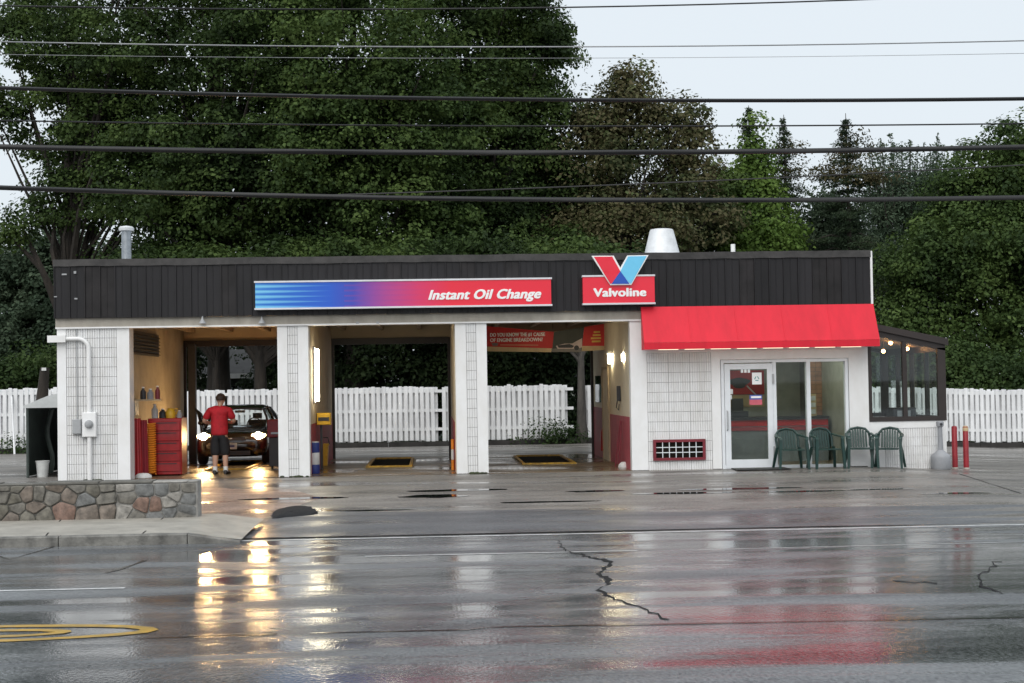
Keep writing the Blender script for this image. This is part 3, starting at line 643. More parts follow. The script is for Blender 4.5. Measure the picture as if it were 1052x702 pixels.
# light-box sign and logo sign
SY = FASY-.20
def stripes_mat():
    M = bpy.data.materials.new('sign_gradient'); M.use_nodes = True; MATS['sign_gradient'] = M; n, l = M.node_tree.nodes, M.node_tree.links; b = n['Principled BSDF']
    b.inputs['Roughness'].default_value = .22; b.inputs['Coat Weight'].default_value = .3
    geo = n.new('ShaderNodeNewGeometry'); sp = n.new('ShaderNodeSeparateXYZ'); l.new(geo.outputs['Position'], sp.inputs[0])
    mr = n.new('ShaderNodeMapRange'); mr.inputs['From Min'].default_value = SX0; mr.inputs['From Max'].default_value = SX1; l.new(sp.outputs['X'], mr.inputs['Value'])
    rp = n.new('ShaderNodeValToRGB'); e = rp.color_ramp.elements
    e[0].position = 0; e[0].color = (.01, .16, .60, 1); e[1].position = 1; e[1].color = (.80, .016, .04, 1)
    for t, c in ((.25, (.012, .10, .58)), (.33, (.05, .06, .45)), (.44, (.42, .05, .27)), (.55, (.68, .03, .13)), (.66, (.80, .016, .045))): x = e.new(t); x.color = (*c, 1)
    l.new(mr.outputs[0], rp.inputs[0])
    # light stripes that thin out from the left end: cyan in the blue, pink in the red
    mz = n.new('ShaderNodeMapRange'); mz.inputs['From Min'].default_value = SZ0; mz.inputs['From Max'].default_value = SZ1; mz.inputs['To Max'].default_value = 6; l.new(sp.outputs['Z'], mz.inputs['Value'])
    fr = n.new('ShaderNodeMath'); fr.operation = 'PINGPONG'; fr.inputs[1].default_value = .5; l.new(mz.outputs[0], fr.inputs[0])
    wd = n.new('ShaderNodeMapRange'); wd.inputs['From Min'].default_value = 0; wd.inputs['From Max'].default_value = .28; wd.inputs['To Min'].default_value = .5; wd.inputs['To Max'].default_value = .0; l.new(mr.outputs[0], wd.inputs['Value'])
    sb = n.new('ShaderNodeMath'); sb.operation = 'SUBTRACT'; l.new(wd.outputs[0], sb.inputs[0]); l.new(fr.outputs[0], sb.inputs[1])
    st = n.new('ShaderNodeMapRange'); st.inputs['From Min'].default_value = 0; st.inputs['From Max'].default_value = .4; st.inputs['To Max'].default_value = .75; l.new(sb.outputs[0], st.inputs['Value'])
    mx = n.new('ShaderNodeMix'); mx.data_type = 'RGBA'; l.new(st.outputs[0], mx.inputs['Factor']); l.new(rp.outputs[0], mx.inputs['A']); mx.inputs['B'].default_value = (.25, .72, .92, 1)
    w2 = n.new('ShaderNodeMapRange'); w2.inputs['From Min'].default_value = .30; w2.inputs['From Max'].default_value = .60; w2.inputs['To Min'].default_value = .40; w2.inputs['To Max'].default_value = 0; l.new(mr.outputs[0], w2.inputs['Value'])
    g2 = n.new('ShaderNodeMath'); g2.operation = 'LESS_THAN'; l.new(fr.outputs[0], g2.inputs[0]); g2.inputs[1].default_value = .16
    gt = n.new('ShaderNodeMath'); gt.operation = 'GREATER_THAN'; l.new(mr.outputs[0], gt.inputs[0]); gt.inputs[1].default_value = .3
    m1 = n.new('ShaderNodeMath'); m1.operation = 'MULTIPLY'; l.new(g2.outputs[0], m1.inputs[0]); l.new(w2.outputs[0], m1.inputs[1])
    m2 = n.new('ShaderNodeMath'); m2.operation = 'MULTIPLY'; l.new(m1.outputs[0], m2.inputs[0]); l.new(gt.outputs[0], m2.inputs[1])
    my = n.new('ShaderNodeMix'); my.data_type = 'RGBA'; l.new(m2.outputs[0], my.inputs['Factor']); l.new(mx.outputs['Result'], my.inputs['A']); my.inputs['B'].default_value = (.22, .05, .30, 1)
    l.new(my.outputs['Result'], b.inputs['Base Color'])
def board(name, label, pxl, pyt, pxr, pyb, face_m, mk=None):
    a, c = P(pxl, pyt, SY), P(pxr, pyb, SY); t = thing(name, label, 'sign', (a.x, FASY, c.z)); return a, c, t
a, c = P(261, 288.5, SY), P(567.5, 315.5, SY); SX0, SX1, SZ0, SZ1 = a.x, c.x, c.z-.03, a.z-.015; stripes_mat()
SZ0 = P(261, 318.5, SY).z; SZ1 = P(261, 289, SY).z
sg = thing('sign_board', 'long light box sign fading from blue stripes to red with white lettering', 'sign', (SX0, FASY, SZ0))
wp(MB().box(SX0+.02, SX1-.02, SY+.004, FASY-.028, SZ0+.03, SZ1-.03).build('face', 'sign_gradient', None), sg)
b = MB(); b.box(SX0, SX1, SY-.01, FASY-.03, SZ1-.035, SZ1); b.box(SX0, SX1, SY-.01, FASY-.03, SZ0, SZ0+.035); wp(b.build('frame', 'sign_trim', None), sg)
u, v = P(440, 311.3, SY), P(556, 296.5, SY); wp(text('lettering', 'Instant Oil Change', u.x, v.x, SY+.003, u.z, v.z, 'sign_white', None, .28, .055, .008, 1.04), sg)
a, c = P(598, 283, SY), P(673.5, 312.5, SY)
lg = thing('logo_sign', 'small red sign with white lettering and a red and blue letter V rising above it', 'sign', (a.x, FASY, c.z))
LX0, LX1, LZ0, LZ1 = a.x, c.x, c.z, a.z+.0
wp(MB().box(LX0+.012, LX1-.012, SY+.004, FASY-.028, LZ0+.03, LZ1-.03).build('face', 'sign_red', None), lg)
b = MB(); b.box(LX0, LX1, SY-.01, FASY-.03, LZ1-.035, LZ1); b.box(LX0, LX1, SY-.01, FASY-.03, LZ0, LZ0+.035); wp(b.build('frame', 'sign_trim', None), lg)
def q3(l, y): return [(P(x, z, SY).x, y, P(x, z, SY).z) for x, z in l]
VY = SY-.06
wp(MB().prism(q3([(607.5, 263.2), (630.2, 263.0), (637, 275.5), (644.2, 262.8), (666, 262.4), (648.3, 292.9), (626.8, 293.2)], VY+.008), (0, .06, 0)).build('letter_outline', 'sign_white', None), lg)
wp(MB().prism(q3([(610, 264.2), (628.6, 264.0), (637, 279), (629.4, 290.8), (626.6, 292.0)], VY), (0, .0075, 0)).build('letter_stroke', 'sign_red', None), lg)
wp(MB().prism(q3([(645, 263.8), (664, 263.4), (648, 292), (645.6, 290.6), (637, 279)], VY), (0, .0075, 0)).build('letter_stroke', 'logo_cyan', None), lg)
wp(MB().prism(q3([(637, 279), (646.2, 291.9), (627.8, 292.1)], VY-.002), (0, .0095, 0)).build('letter_base', 'logo_blue', None), lg)
u, v = P(609.5, 305.3, SY), P(664, 295.6, SY); wp(text('lettering', 'Valvoline', u.x, v.x, SY+.003, u.z, v.z, 'sign_white', None, 0, .075, .008, 1.03), lg)
# sunroom on the right end
sn = thing('sunroom', 'dark framed glass sunroom on a low white block wall at the right end', 'sunroom', (XE+.3, FY0, -.1))
sx0, sx1, sy0, sy1 = XE+.004, XS_, FY0+.02, FY0+4.2; ZS = .98
def roofz(x): return 2.86+(2.50-2.86)*(x-sx0)/(sx1-sx0)
b = MB(); b.box(sx0, sx1, sy0+.030, sy0+.2, -.2, ZS-.06); b.box(sx1-.2, sx1, sy0+.2, sy1, -.3, ZS-.06); b.box(sx0, sx1-.2, sy1-.2, sy1, -.2, ZS-.06); bw = wp(b.build('base_wall', 'white_paint', None), sn)
b = MB(); b.box(sx0, sx0+.32, sy0, sy0+.029, -.2, ZS-.06); b.box(sx1-.12, sx1, sy0, sy0+.029, -.2, ZS-.06); b.box(sx0+.32, sx1-.12, sy0, sy0+.029, ZS-.2, ZS-.06); b.build('plain_block', 'white_paint', bw)
blocks(bw, sx0+.325, sx1-.125, -.16, ZS-.205, sy0+.024)
b = MB(); t = .09
for y0 in (sy0-.02, sy1-.09):
    b.box(sx0, sx1+.01, y0, y0+t, ZS-.055, ZS+.04); b.box(sx0, sx0+.07, y0, y0+t, ZS+.04, roofz(sx0)-.12)
    xm_ = P(930, 400, FY0).x; b.box(xm_-.045, xm_+.045, y0, y0+t, ZS+.04, roofz(xm_)-.12)
    b.box(sx1-.16, sx1+.01, y0, y0+t, ZS+.04, roofz(sx1)-.06)
    b.prism([(sx0, y0, roofz(sx0)-.12), (sx1+.01, y0, roofz(sx1)-.12), (sx1+.01, y0, roofz(sx1)+.0), (sx0, y0, roofz(sx0)+.0)], (0, t, 0))
b.box(sx1-.09, sx1+.008, sy0+.071, sy1-.092, ZS-.054, ZS+.035)
for k in range(1, 4): yy = sy0+(sy1-sy0)*k/4; b.box(sx1-.085, sx1+.006, yy, yy+.07, ZS+.036, roofz(sx1)-.1)
b.box(sx1-.086, sx1+.007, sy0+.072, sy1-.093, roofz(sx1)-.14, roofz(sx1)-.005); fr = wp(b.build('frame', 'sun_frame', None), sn)
b = MB(); b.prism([(sx0, sy0-.08, roofz(sx0)+.002), (sx1+.06, sy0-.08, roofz(sx1+.06)+.002), (sx1+.06, sy0-.08, roofz(sx1)+.13), (sx0, sy0-.08, roofz(sx0)+.13)], (0, sy1-sy0+.2, 0)); wp(b.build('roof', 'sun_frame', None), sn)
wp(MB().prism([(sx0+.01, sy0+.09, roofz(sx0)-.03), (sx1-.1, sy0+.09, roofz(sx1-.1)-.03), (sx1-.1, sy0+.09, roofz(sx1-.1)-.005), (sx0+.01, sy0+.09, roofz(sx0)-.005)], (0, sy1-sy0-.2, 0)).build('ceiling_board', 'joist', None), sn)  # board added; its brown carries the warm bulb light on the underside
for y in (sy0+.02, sy1-.05):
    for x0, x1 in ((sx0+.07, xm_-.045), (xm_+.045, sx1-.16)):
        wp(MB().prism([(x0, y, ZS+.04), (x1, y, ZS+.04), (x1, y, roofz(x1)-.12), (x0, y, roofz(x0)-.12)], (0, .006, 0)).build('pane', 'glass', None), sn)
for k in range(4):
    ya = sy0+(sy1-sy0)*k/4+(.07 if k else .08); yb_ = sy0+(sy1-sy0)*(k+1)/4-(.1 if k == 3 else 0)
    wp(MB().box(sx1-.05, sx1-.044, ya, yb_, ZS+.036, roofz(sx1)-.14).build('pane', 'glass', None), sn)
for px, py in ((907.5, 361), (915, 352.5), (932, 358.5), (953.5, 358.5)):
    p = P(px, py, FY0+1.6); b = MB(); b.ball((p.x, p.y, p.z), .042, 8); o = wp(b.build('light_bulb', 'bulb_glow', None, 60), sn)
    b = MB(); b.tube([(p.x, p.y, p.z+.03), (p.x, p.y, roofz(p.x)+.001)], .012, 6); o2 = b.build('lamp_cord', 'dark_rubber', o)
p = P(925, 414, FY0+.5); b = MB(); b.cham(p.x-.24, p.x+.24, FY0+.2, FY0+.65, ZS-.06, ZS+.22, .02)
cm = b.build('appliance', 'dark_print', None); tag(cm, 'dark box shaped appliance on the sunroom window sill', 'appliance')
b = MB(); b.box(p.x-.16, p.x+.12, FY0+.192, FY0+.199, ZS+.02, ZS+.16); b.build('screen', 'grey_plastic', cm)
# ------------------------------------------------------------------ lamps and fittings in the bays
def fit(name, label, cat, b, m, smooth=False, group=None): return tag(b.build(name, m, None, smooth), label, cat, group)
def tube_lamp(label, x0, x1, y0, y1, z0, z1, ax, gm='tube_glow'):
    t = thing('fluorescent_lamp', label, 'lamp', ((x0+x1)/2, (y0+y1)/2, z0))
    if ax == 'z':
        wp(MB().box(x0-.03, x0-.001, y0-.03, y1+.03, z0-.04, z1+.04).build('housing', 'white_alu', None), t)
        wp(MB().box(x0, x1, y0, y1, z0, z1).build('tube', gm, None), t)
    else:
        wp(MB().box(x0-.03, x1+.03, y0-.03, y1+.03, z1+.001, z1+.05).build('housing', 'white_alu', None), t)
        wp(MB().box(x0, x1, y0, y1, z0, z1).build('tube', gm, None), t)
    return t
a, c = P(320.5, 359, 33.6), P(328, 412, 33.6)
tube_lamp('tall upright fluorescent lamp on the left wall of the middle bay', -2.535, c.x, 33.5, 33.66, c.z, a.z, 'z')
a, c = P(625, 363.5, 35.4), P(640, 373.5, 35.4); tube_lamp('wide fluorescent lamp on the right wall of the banner bay', a.x, min(c.x, 4.05), 35.3, 35.55, c.z, a.z, 'y')
a, c = P(643, 363.5, 33.2), P(650, 373.5, 33.2); tube_lamp('short fluorescent lamp near the front of the banner bay wall', a.x+.02, 4.04, 33.1, 33.35, c.z+.05, a.z, 'y')
for x, lb in ((-4.7, 'ceiling fluorescent lamp above the car in the left bay'), (-1.1, 'ceiling fluorescent lamp over the middle bay pit'), (2.6, 'ceiling fluorescent lamp over the banner bay pit')):
    tube_lamp(lb, x-.09, x+.09, 34.6, 35.9, 3.30, 3.35, 'y', 'ceiling_glow' if x > -4 else 'ceiling_glow_dim')
# left bay: dark louvred panel on the wall, red cabinet, hoses, bin
t = thing('louvre_panel', 'dark louvred panel high on the left bay wall', 'vent', (-6.29, 33.9, 2.6))
wp(MB().box(-6.288, -6.25, 32.6, 35.9, 2.58, 3.08).build('frame', 'dark_print', None), t)
for k in range(6): wp(MB().prism([(-6.248, 32.7, 2.62+k*.075), (-6.20, 32.7, 2.60+k*.075), (-6.20, 32.7, 2.615+k*.075), (-6.248, 32.7, 2.64+k*.075)], (0, 3.1, 0)).build('louvre', 'timber', None), t)
a, c = P(152, 431, 33.3), P(187, 487, 33.3)
t = thing('red_cabinet', 'tall red steel tool cabinet at the left of the left bay', 'cabinet', (a.x, 33.3, 0))
wp(MB().cham(a.x, c.x, 33.3, 34.0, .03, 1.22, .012).build('body', 'red_gloss', None), t)
for k in range(5): wp(MB().cham(a.x+.03, c.x-.03, 33.275, 33.299, .10+k*.215, .295+k*.215, .008).build('drawer', 'red_gloss', None), t)
for k in range(5): wp(MB().box(a.x+.1, c.x-.1, 33.262, 33.2745, .255+k*.215, .272+k*.215).build('drawer_pull', 'dark_print', None), t)
for sx in (a.x+.08, c.x-.08): wp(MB().lathe([(.03, -.02), (.03, .02)], (sx, 33.4, .031), 12, 'x').build('caster', 'dark_rubber', None), t)
CABX0, CABX1 = a.x, c.x
def coil(x, y, z0, z1, r, turns, m, nm, lb, tr=.014):
    pts = [(x+r*math.cos(q), y+r*.6*math.sin(q), z0+(z1-z0)*i/(turns*10)) for i in range(turns*10+1) for q in [2*math.pi*i/10]]
    return fit(nm, lb, 'hose', MB().tube(pts, tr, 5), m, 60)
p = P(155.5, 485, 33.15); coil(p.x, 33.12, .06, 1.12, .10, 22, 'orange_hose', 'coiled_hose', 'orange coiled air hose hanging in front of the red cabinet', .017)
def drape(cx, cy, w_, h, m, nm, lb, cat):
    secs = []
    for k in range(9):
        z = .02+h*k/8; f = 1-.25*(k/8); r = []
        for i in range(24):
            q = 2*math.pi*i/24; rr = w_*f*(1+.16*math.sin(5*q+.5*k/8)+.08*math.sin(9*q)); r.append((cx+rr*math.cos(q), cy+rr*.8*math.sin(q), z))
        secs.append(r)
    return fit(nm, lb, cat, MB().loft(secs), m, 60)
p = P(140, 486, 32.75); drape(p.x, 32.75, .11, 1.22, 'red_gloss', 'red_cover', 'red plastic covered column nearest the left pier', 'cover')
p = P(147.5, 486, 32.9); drape(p.x, 32.95, .08, 1.18, 'dado_red', 'red_cover', 'dark red covered roll beside the orange coiled hose', 'cover')
b = MB(); p = P(147, 486, 32.6)
secs = [[(p.x+.17*s_*math.cos(q)*(1+.2*math.sin(3*q)), 32.6+.10*s_*math.sin(q), .012+h) for q in [2*math.pi*i/12 for i in range(12)]] for s_, h in ((1, 0), (.95, .05), (.6, .09), (.2, .10))]
fit('rag', 'white rag lying on the floor by the left pier', 'rag', b.loft(secs), 'sock', 60)
# clutter on the cabinet and its shelf
t = thing('shelf', 'small shelf with bottles on the left bay wall', 'shelf', (-6.2, 33.2, 1.45))
wp(MB().box(-6.29, -5.72, 33.0, 33.45, 1.60, 1.63).build('board', 'joist', None), t); wp(MB().box(-6.288, -6.26, 33.0, 33.45, 1.30, 1.60).build('bracket', 'galv', None), t)
def bottle(x, y, z, r, h, m, lb, grp='bottles in the left bay'):
    b = MB(); b.lathe([(r, 0), (r, h*.62), (r*.45, h*.8), (r*.4, h*.9)], (x, y, z), 12); o = fit('bottle', lb, 'bottle', b, m, 40, grp)
    MB().lathe([(r*.5, h*.9), (r*.5, h)], (x, y, z), 10).build('cap', 'sign_white', o); return o
for x, r, h, m, lb in ((-6.12, .06, .26, 'dark_print', 'black bottle at the left end of the wall shelf'), (-5.97, .07, .22, 'grey_plastic', 'grey bottle in the middle of the wall shelf'), (-5.82, .05, .28, 'maroon', 'dark red bottle at the right end of the wall shelf')): bottle(x, 33.2, 1.631, r, h, m, lb)
for x, r, h, m, lb in ((CABX0+.10, .07, .30, 'plate', 'pale bottle on the red cabinet at its left edge'), (CABX0+.27, .08, .20, 'dark_print', 'squat black bottle on the red cabinet'), (CABX0+.62, .06, .16, 'grey_plastic', 'small grey bottle at the right of the red cabinet top')): bottle(x, 33.55, 1.222, r, h, m, lb)
b = MB(); b.lathe([(.10, 0), (.11, .12), (.06, .2), (.03, .21)], (CABX0+.44, 33.5, 1.222), 14); o = fit('oil_jug', 'yellow jug on top of the red cabinet', 'jug', b, 'yellow', 40)
MB().tube([(CABX0+.47, 33.5, 1.40), (CABX0+.60, 33.49, 1.42), (CABX0+.56, 33.5, 1.30)], .015, 6).build('handle', 'yellow', o)
a, c = P(168, 446, 36.5), P(184, 478, 36.5)
t = thing('waste_bin', 'grey waste bin standing behind the red cabinet', 'bin', ((a.x+c.x)/2, 36.5, 0)); xm_b = (a.x+c.x)/2
b = MB(); sec = []
for z, r in ((.01, .22), (.75, .27), (.78, .29), (.80, .29)): sec.append([(xm_b+r*math.copysign(abs(math.cos(q))**.6, math.cos(q)), 36.5+r*math.copysign(abs(math.sin(q))**.6, math.sin(q)), z) for q in [2*math.pi*i/20 for i in range(20)]])
wp(b.loft(sec).build('tub', 'grey_plastic', None, 40), t); b = MB()
sec = [[(xm_b+(p_[0]-xm_b)*s_, 36.5+(p_[1]-36.5)*s_, z) for p_ in sec[-1]] for z, s_ in ((.801, 1.03), (.84, 1.02), (.89, .7), (.90, .2))]; wp(b.loft(sec).build('lid', 'dark_print', None, 40), t)
t = thing('hose_reel_post', 'dark post with black hoses hanging at the rear left of the left bay', 'post', (-6.0, 39.2, 0))
wp(MB().box(-6.10, -5.92, 39.1, 39.3, .009, 2.95).build('post', 'dark_print', None), t)
for k in range(3):
    pts = [(-5.86+.05*k+.10*math.sin(u_*3.1), 39.0, 1.25-.02*k-1.15*u_) for u_ in np.linspace(0, 1, 10)]; pts = [(-5.93, 39.09, 1.35)]+pts; wp(MB().tube(pts, .022, 6).build('hose', 'dark_rubber', None, 60), t)
# right of the left bay: red and black tool cart half behind the pier
a, c = P(276, 432, 35.0), P(286, 484, 35.0)
t = thing('tool_cart', 'red topped black tool cart half hidden behind the second pier', 'cart', (a.x, 35, 0))
wp(MB().cham(a.x, a.x+.42, 35.0, 35.5, .08, .72, .01).build('cabinet', 'dark_print', None), t); wp(MB().cham(a.x-.03, a.x+.45, 34.97, 35.53, .725, 1.12, .02).build('top_chest', 'maroon', None), t)
wp(MB().box(a.x+.05, a.x+.37, 34.955, 34.969, .80, .84).build('drawer_pull', 'galv', None), t)
for sx in (.06, .36): wp(MB().lathe([(.04, -.02), (.04, .02)], (a.x+sx, 35.1, .05), 12, 'x').build('caster', 'dark_rubber', None), t)
# middle bay: yellow boxes, blue and white drum, striped post
t = thing('yellow_box', 'yellow equipment box on the wall of the middle bay', 'box', (-2.5, 34.2, 1.0)); a, c = P(318, 430, 34.2), P(330, 441, 34.2)
wp(MB().cham(-2.56, -2.56+.30, 34.2, 34.6, 1.0, 1.26, .015).build('case', 'yellow', None), t); wp(MB().box(-2.53, -2.29, 34.19, 34.199, 1.09, 1.17).build('nameplate', 'dark_print', None), t); wp(MB().box(-2.50, -2.46, 34.3, 34.5, .02, 1.0).build('stand', 'dark_print', None), t)
a, c = P(324.5, 454, 36.2), P(338.5, 475, 36.2)
t = thing('yellow_bucket', 'big yellow square bucket near the back of the middle bay', 'bucket', ((a.x+c.x)/2, 36.4, 0)); b = MB(); xb = (a.x+c.x)/2-.03
wp(b.loft([[(xb-r, 36.2, z), (xb+r, 36.2, z), (xb+r, 36.2+2*r, z), (xb-r, 36.2+2*r, z)] for z, r in ((.012, .13), (.46, .155), (.48, .17), (.52, .17))]).build('tub', 'yellow', None), t)
wp(MB().tube([(xb-.175, 36.36, .50), (xb-.15, 36.25, .66), (xb+.15, 36.25, .66), (xb+.175, 36.36, .50)], .012, 6).build('handle', 'dark_print', None), t)
a, c = P(318, 452, 33.0), P(328.5, 484, 33.0); rr = .115; xc = P(322.5, 470, 33.0).x
t = thing('oil_keg', 'blue and white banded keg behind the second pier', 'keg', (xc, 33, 0)); hh = .66
for k, (z0, z1, m) in enumerate(((.01, .20, 'blue_print'), (.201, .45, 'plate'), (.451, hh, 'blue_print'))): wp(MB().lathe([(rr, z0), (rr*1.03, z0+.01), (rr*1.03, z1-.01), (rr, z1)], (xc, 33.05, 0), 18).build('band', m, None, 40), t)
wp(MB().lathe([(rr*.9, hh+.001), (rr*.9, hh+.02), (.03, hh+.025)], (xc, 33.05, 0), 16).build('lid', 'plate', None, 40), t)
t = thing('striped_post', 'orange and white marker post at the right of the middle bay', 'post', (.30, 33.4, 0))
for k, m in enumerate(('orange_hose', 'plate', 'orange_hose')): wp(MB().lathe([(.035, .012+k*.22), (.035, .228+k*.22)], (.385, 33.4, 0), 12).build('band', m, None, 40), t)
wp(MB().lathe([(.05, .009), (.045, .0115)], (.385, 33.4, 0), 12).build('base', 'dark_rubber', None), t)
# banner bay: extinguisher, wall phone, rags, pipes on the dado
t = thing('fire_extinguisher', 'red fire extinguisher by the back of the banner bay', 'extinguisher', (3.9, 38.6, .3)); p = P(620.5, 462, 37.6)
wp(MB().lathe([(.08, .18), (.085, .2), (.085, .62), (.05, .70), (.025, .72)], (p.x, 37.6, 0), 14).build('cylinder', 'red_gloss', None, 40), t)
wp(MB().box(p.x-.03, p.x+.03, 37.57, 37.63, .721, .79).build('valve', 'dark_print', None), t); wp(MB().tube([(p.x+.03, 37.57, .76), (p.x+.10, 37.55, .66), (p.x+.10, 37.53, .35)], .012, 6).build('hose', 'dark_rubber', None, 60), t); wp(MB().box(p.x-.02, p.x+.02, 37.6, 37.65, .009, .181).build('stand', 'dark_print', None), t)
t = thing('wall_phone', 'dark wall telephone with hanging cord above the rose dado', 'telephone', (4.05, 33.9, 1.4))
wp(MB().cham(4.0, 4.07, 33.85, 34.0, 1.42, 1.75, .01).build('body', 'dark_print', None), t); wp(MB().tube([(4.0, 33.9, 1.42), (3.98, 33.92, 1.28), (4.03, 33.95, 1.22), (4.05, 33.98, 1.35)], .012, 6).build('cord', 'dark_rubber', None, 60), t)
for k, (px, py) in enumerate(((641, 478), (647, 480))):
    p = P(px, py, 33.2+.4*k); rr = .11
    secs = [[(p.x+rr*s_*math.cos(q)*(1+.25*math.sin(3*q+k)), 33.2+.4*k+rr*s_*math.sin(q), .009+h) for q in [2*math.pi*i/12 for i in range(12)]] for s_, h in ((1, 0), (.9, .06), (.5, .11), (.15, .12))]
    fit('rag', ('crumpled white rag at the foot of the rose dado', 'crumpled white rag nearest the office wall pier')[k], 'rag', MB().loft(secs), 'sock', 60)
for k, px in enumerate((642, 646)):
    fit('pipe', ('thin dark pipe leaning on the rose dado, left one', 'thin dark pipe leaning on the rose dado, right one')[k], 'pipe', MB().tube([(3.90+.05*k, 33.6-.2*k, .009), (4.03, 33.65-.2*k, 1.0)], .014, 6), 'maroon', 60)
# hanging banner
BY = 37.0; bn = thing('banner', 'red hanging banner with white lettering about engine breakdown and a car picture', 'banner', (2.4, BY, 2.6))
mat('banner_red', (.55, .02, .018), .55, var=.06); mat('banner_cream', (.55, .42, .24), .6); mat('banner_grey', (.17, .16, .15), .6); mat('banner_dark', (.05, .055, .045), .6); mat('banner_yellow', (.65, .45, .08), .6); mat('car_picture', (.55, .45, .43), .5)
def quad(pts, m, nm, y=BY, d=.004): return wp(MB().prism([(P(a_, b_, y).x, y, P(a_, b_, y).z) for a_, b_ in pts], (0, d, 0)).build(nm, m, None), bn)
quad([(497, 335), (569, 341), (567.5, 358), (497, 356)], 'banner_red', 'print'); quad([(497, 356.1), (567.5, 358.1), (566, 362), (497, 361)], 'banner_cream', 'border')
quad([(569.3, 341), (600, 336), (597, 362), (566.3, 362)], 'banner_dark', 'picture_ground'); quad([(566.6, 358.5), (597.3, 356), (597, 361.7), (566.6, 361.7)], 'banner_grey', 'picture_road', BY-.004, .003)
quad([(571, 355.5), (580, 353.2), (588, 353), (598, 347.5), (598, 357), (592, 358.5), (573, 358.5)], 'car_picture', 'picture_car', BY-.009, .003)
quad([(572.5, 355), (585, 353.5), (590, 355.5), (588, 357.5), (574, 357.5)], 'dark_print', 'picture_shade', BY-.013, .003)
p = P(592.3, 357.5, BY-.016); wp(MB().lathe([(.06, 0), (.06, .004)], (p.x, BY-.016, p.z), 14, 'y').build('picture_wheel', 'dark_print', None), bn)
quad([(600.2, 336), (625, 332), (624.5, 355.5), (598, 355.5)], 'banner_red', 'print'); quad([(598, 355.6), (624.5, 355.6), (624.5, 359.5), (597.5, 361)], 'banner_cream', 'border')
for k, (x0, x1) in enumerate(((610, 616.5), (609, 617), (607, 617.5), (608, 617))): quad([(x0, 340.5+k*3.2), (x1, 340.2+k*3.2), (x1, 342.0+k*3.2), (x0, 342.3+k*3.2)], 'banner_yellow', 'line_of_print', BY-.004, .003)
def btext(s, pxl, pyb, pxr, pyt): u, v = P(pxl, pyb, BY-.004), P(pxr, pyt, BY-.004); return wp(text('lettering', s, u.x, v.x, BY-.004, u.z, v.z, 'sign_white', None, 0, .05, .003), bn)
btext('DO YOU KNOW THE #1 CAUSE', 503.5, 346.6, 560, 341.5); btext('OF ENGINE BREAKDOWN?', 503.5, 351.6, 557.5, 346.9)
quad([(514, 354.2), (553, 354.4), (553, 355.0), (514, 354.8)], 'banner_cream', 'line_of_print', BY-.004, .003)
quad([(505, 352.5), (512, 352.6), (511, 355.5), (506, 355.4)], 'banner_grey', 'print_mark', BY-.004, .003)
b = MB()
for px in (499, 568, 624): q = P(px, 338, BY); b.tube([(q.x, BY+.002, q.z), (q.x, BY+.002, 3.262)], .006, 5)
wp(b.build('cord', 'dark_rubber', None), bn)
# office: counter, poster, pillar for the brick in the pane, brochure rack
t = thing('counter', 'grey office counter with a red band and dark top behind the windows', 'counter', (7, 34.6, 0))
wp(MB().box(6.45, 8.8, 34.5, 35.2, .0, .95).build('body', 'counter_grey', None), t); wp(MB().box(6.42, 8.82, 34.46, 35.24, .951, 1.0).build('top', 'dark_print', None), t)
for z0, z1, m in ((.80, .93, 'poster_red'), (.70, .78, 'dado_rose')): wp(MB().box(6.46, 8.8, 34.488, 34.499, z0, z1).build('band', m, None), t)
t = thing('wall_poster', 'red poster on the office wall seen through the door', 'poster', (6.6, 37.1, 1.6))
a, c = P(747, 381, 37.1), P(786, 405, 37.1); wp(MB().box(a.x, c.x, 37.17, 37.198, c.z, a.z).build('sheet', 'poster_red', None), t)
wp(MB().prism([(a.x+.3+.24*math.cos(q)*(1+.3*math.sin(3*q)), 37.165, a.z-.30+.13*math.sin(q)) for q in [2*math.pi*i/14 for i in range(14)]], (0, .004, 0)).build('picture', 'dark_print', None), t)
wp(MB().prism([(a.x+.5, 37.164, a.z-.36), (a.x+.75, 37.164, a.z-.62), (a.x+.73, 37.164, a.z-.64), (a.x+.47, 37.164, a.z-.38)], (0, .004, 0)).build('picture', 'plate', None), t)
wp(MB().box(a.x, c.x, 37.166, 37.199, c.z-.30, c.z-.02).build('border', 'banner_cream', None), t)
t = thing('brick_pillar', 'brick pillar put behind the right window to show brick in the pane', 'pillar', (8.7, 35.3, 0)); a, c = Vector((8.60, 35.3, 2)), Vector((8.885, 35.3, 1))  # stands for the brick that shows in the right pane
wp(MB().box(a.x+.01, c.x-.01, 35.31, 36.3, 0, 3.4).build('core', 'mortar', None), t); bm_ = MB().cham(.004, (c.x-a.x)/2-.004, 0, .012, .004, .096, .003).mesh('brick', 'brick_tan')
for j in range(33):
    for i in range(2): o = link('brick', bm_, None, (a.x+i*(c.x-a.x)/2, 35.297, .1*j)); o.parent = t; o.location = Vector((a.x+i*(c.x-a.x)/2, 35.297, .1*j))-t.location
t = thing('brochure_rack', 'small pale brochure rack on the counter behind the right window', 'rack', (8.5, 34.9, 1.0)); wp(MB().box(8.42, 8.62, 34.8, 34.9, 1.001, 1.5).build('rack', 'banner_cream', None), t)
for k in range(3): wp(MB().box(8.44, 8.60, 34.785, 34.799, 1.05+k*.15, 1.15+k*.15).build('brochure', 'plate', None), t)
t = thing('cash_register', 'dark cash register on the counter beside the door', 'register', (6.9, 34.9, 1.0)); wp(MB().cham(6.65, 7.05, 34.7, 35.1, 1.001, 1.14, .01).build('drawer', 'dark_print', None), t); wp(MB().box(6.72, 6.98, 34.92, 35.0, 1.141, 1.42).build('screen', 'dark_print', None), t)
tube_lamp('ceiling fluorescent lamp inside the office', 6.4, 8.4, 33.4, 33.6, 3.2, 3.25, 'y', 'office_glow')
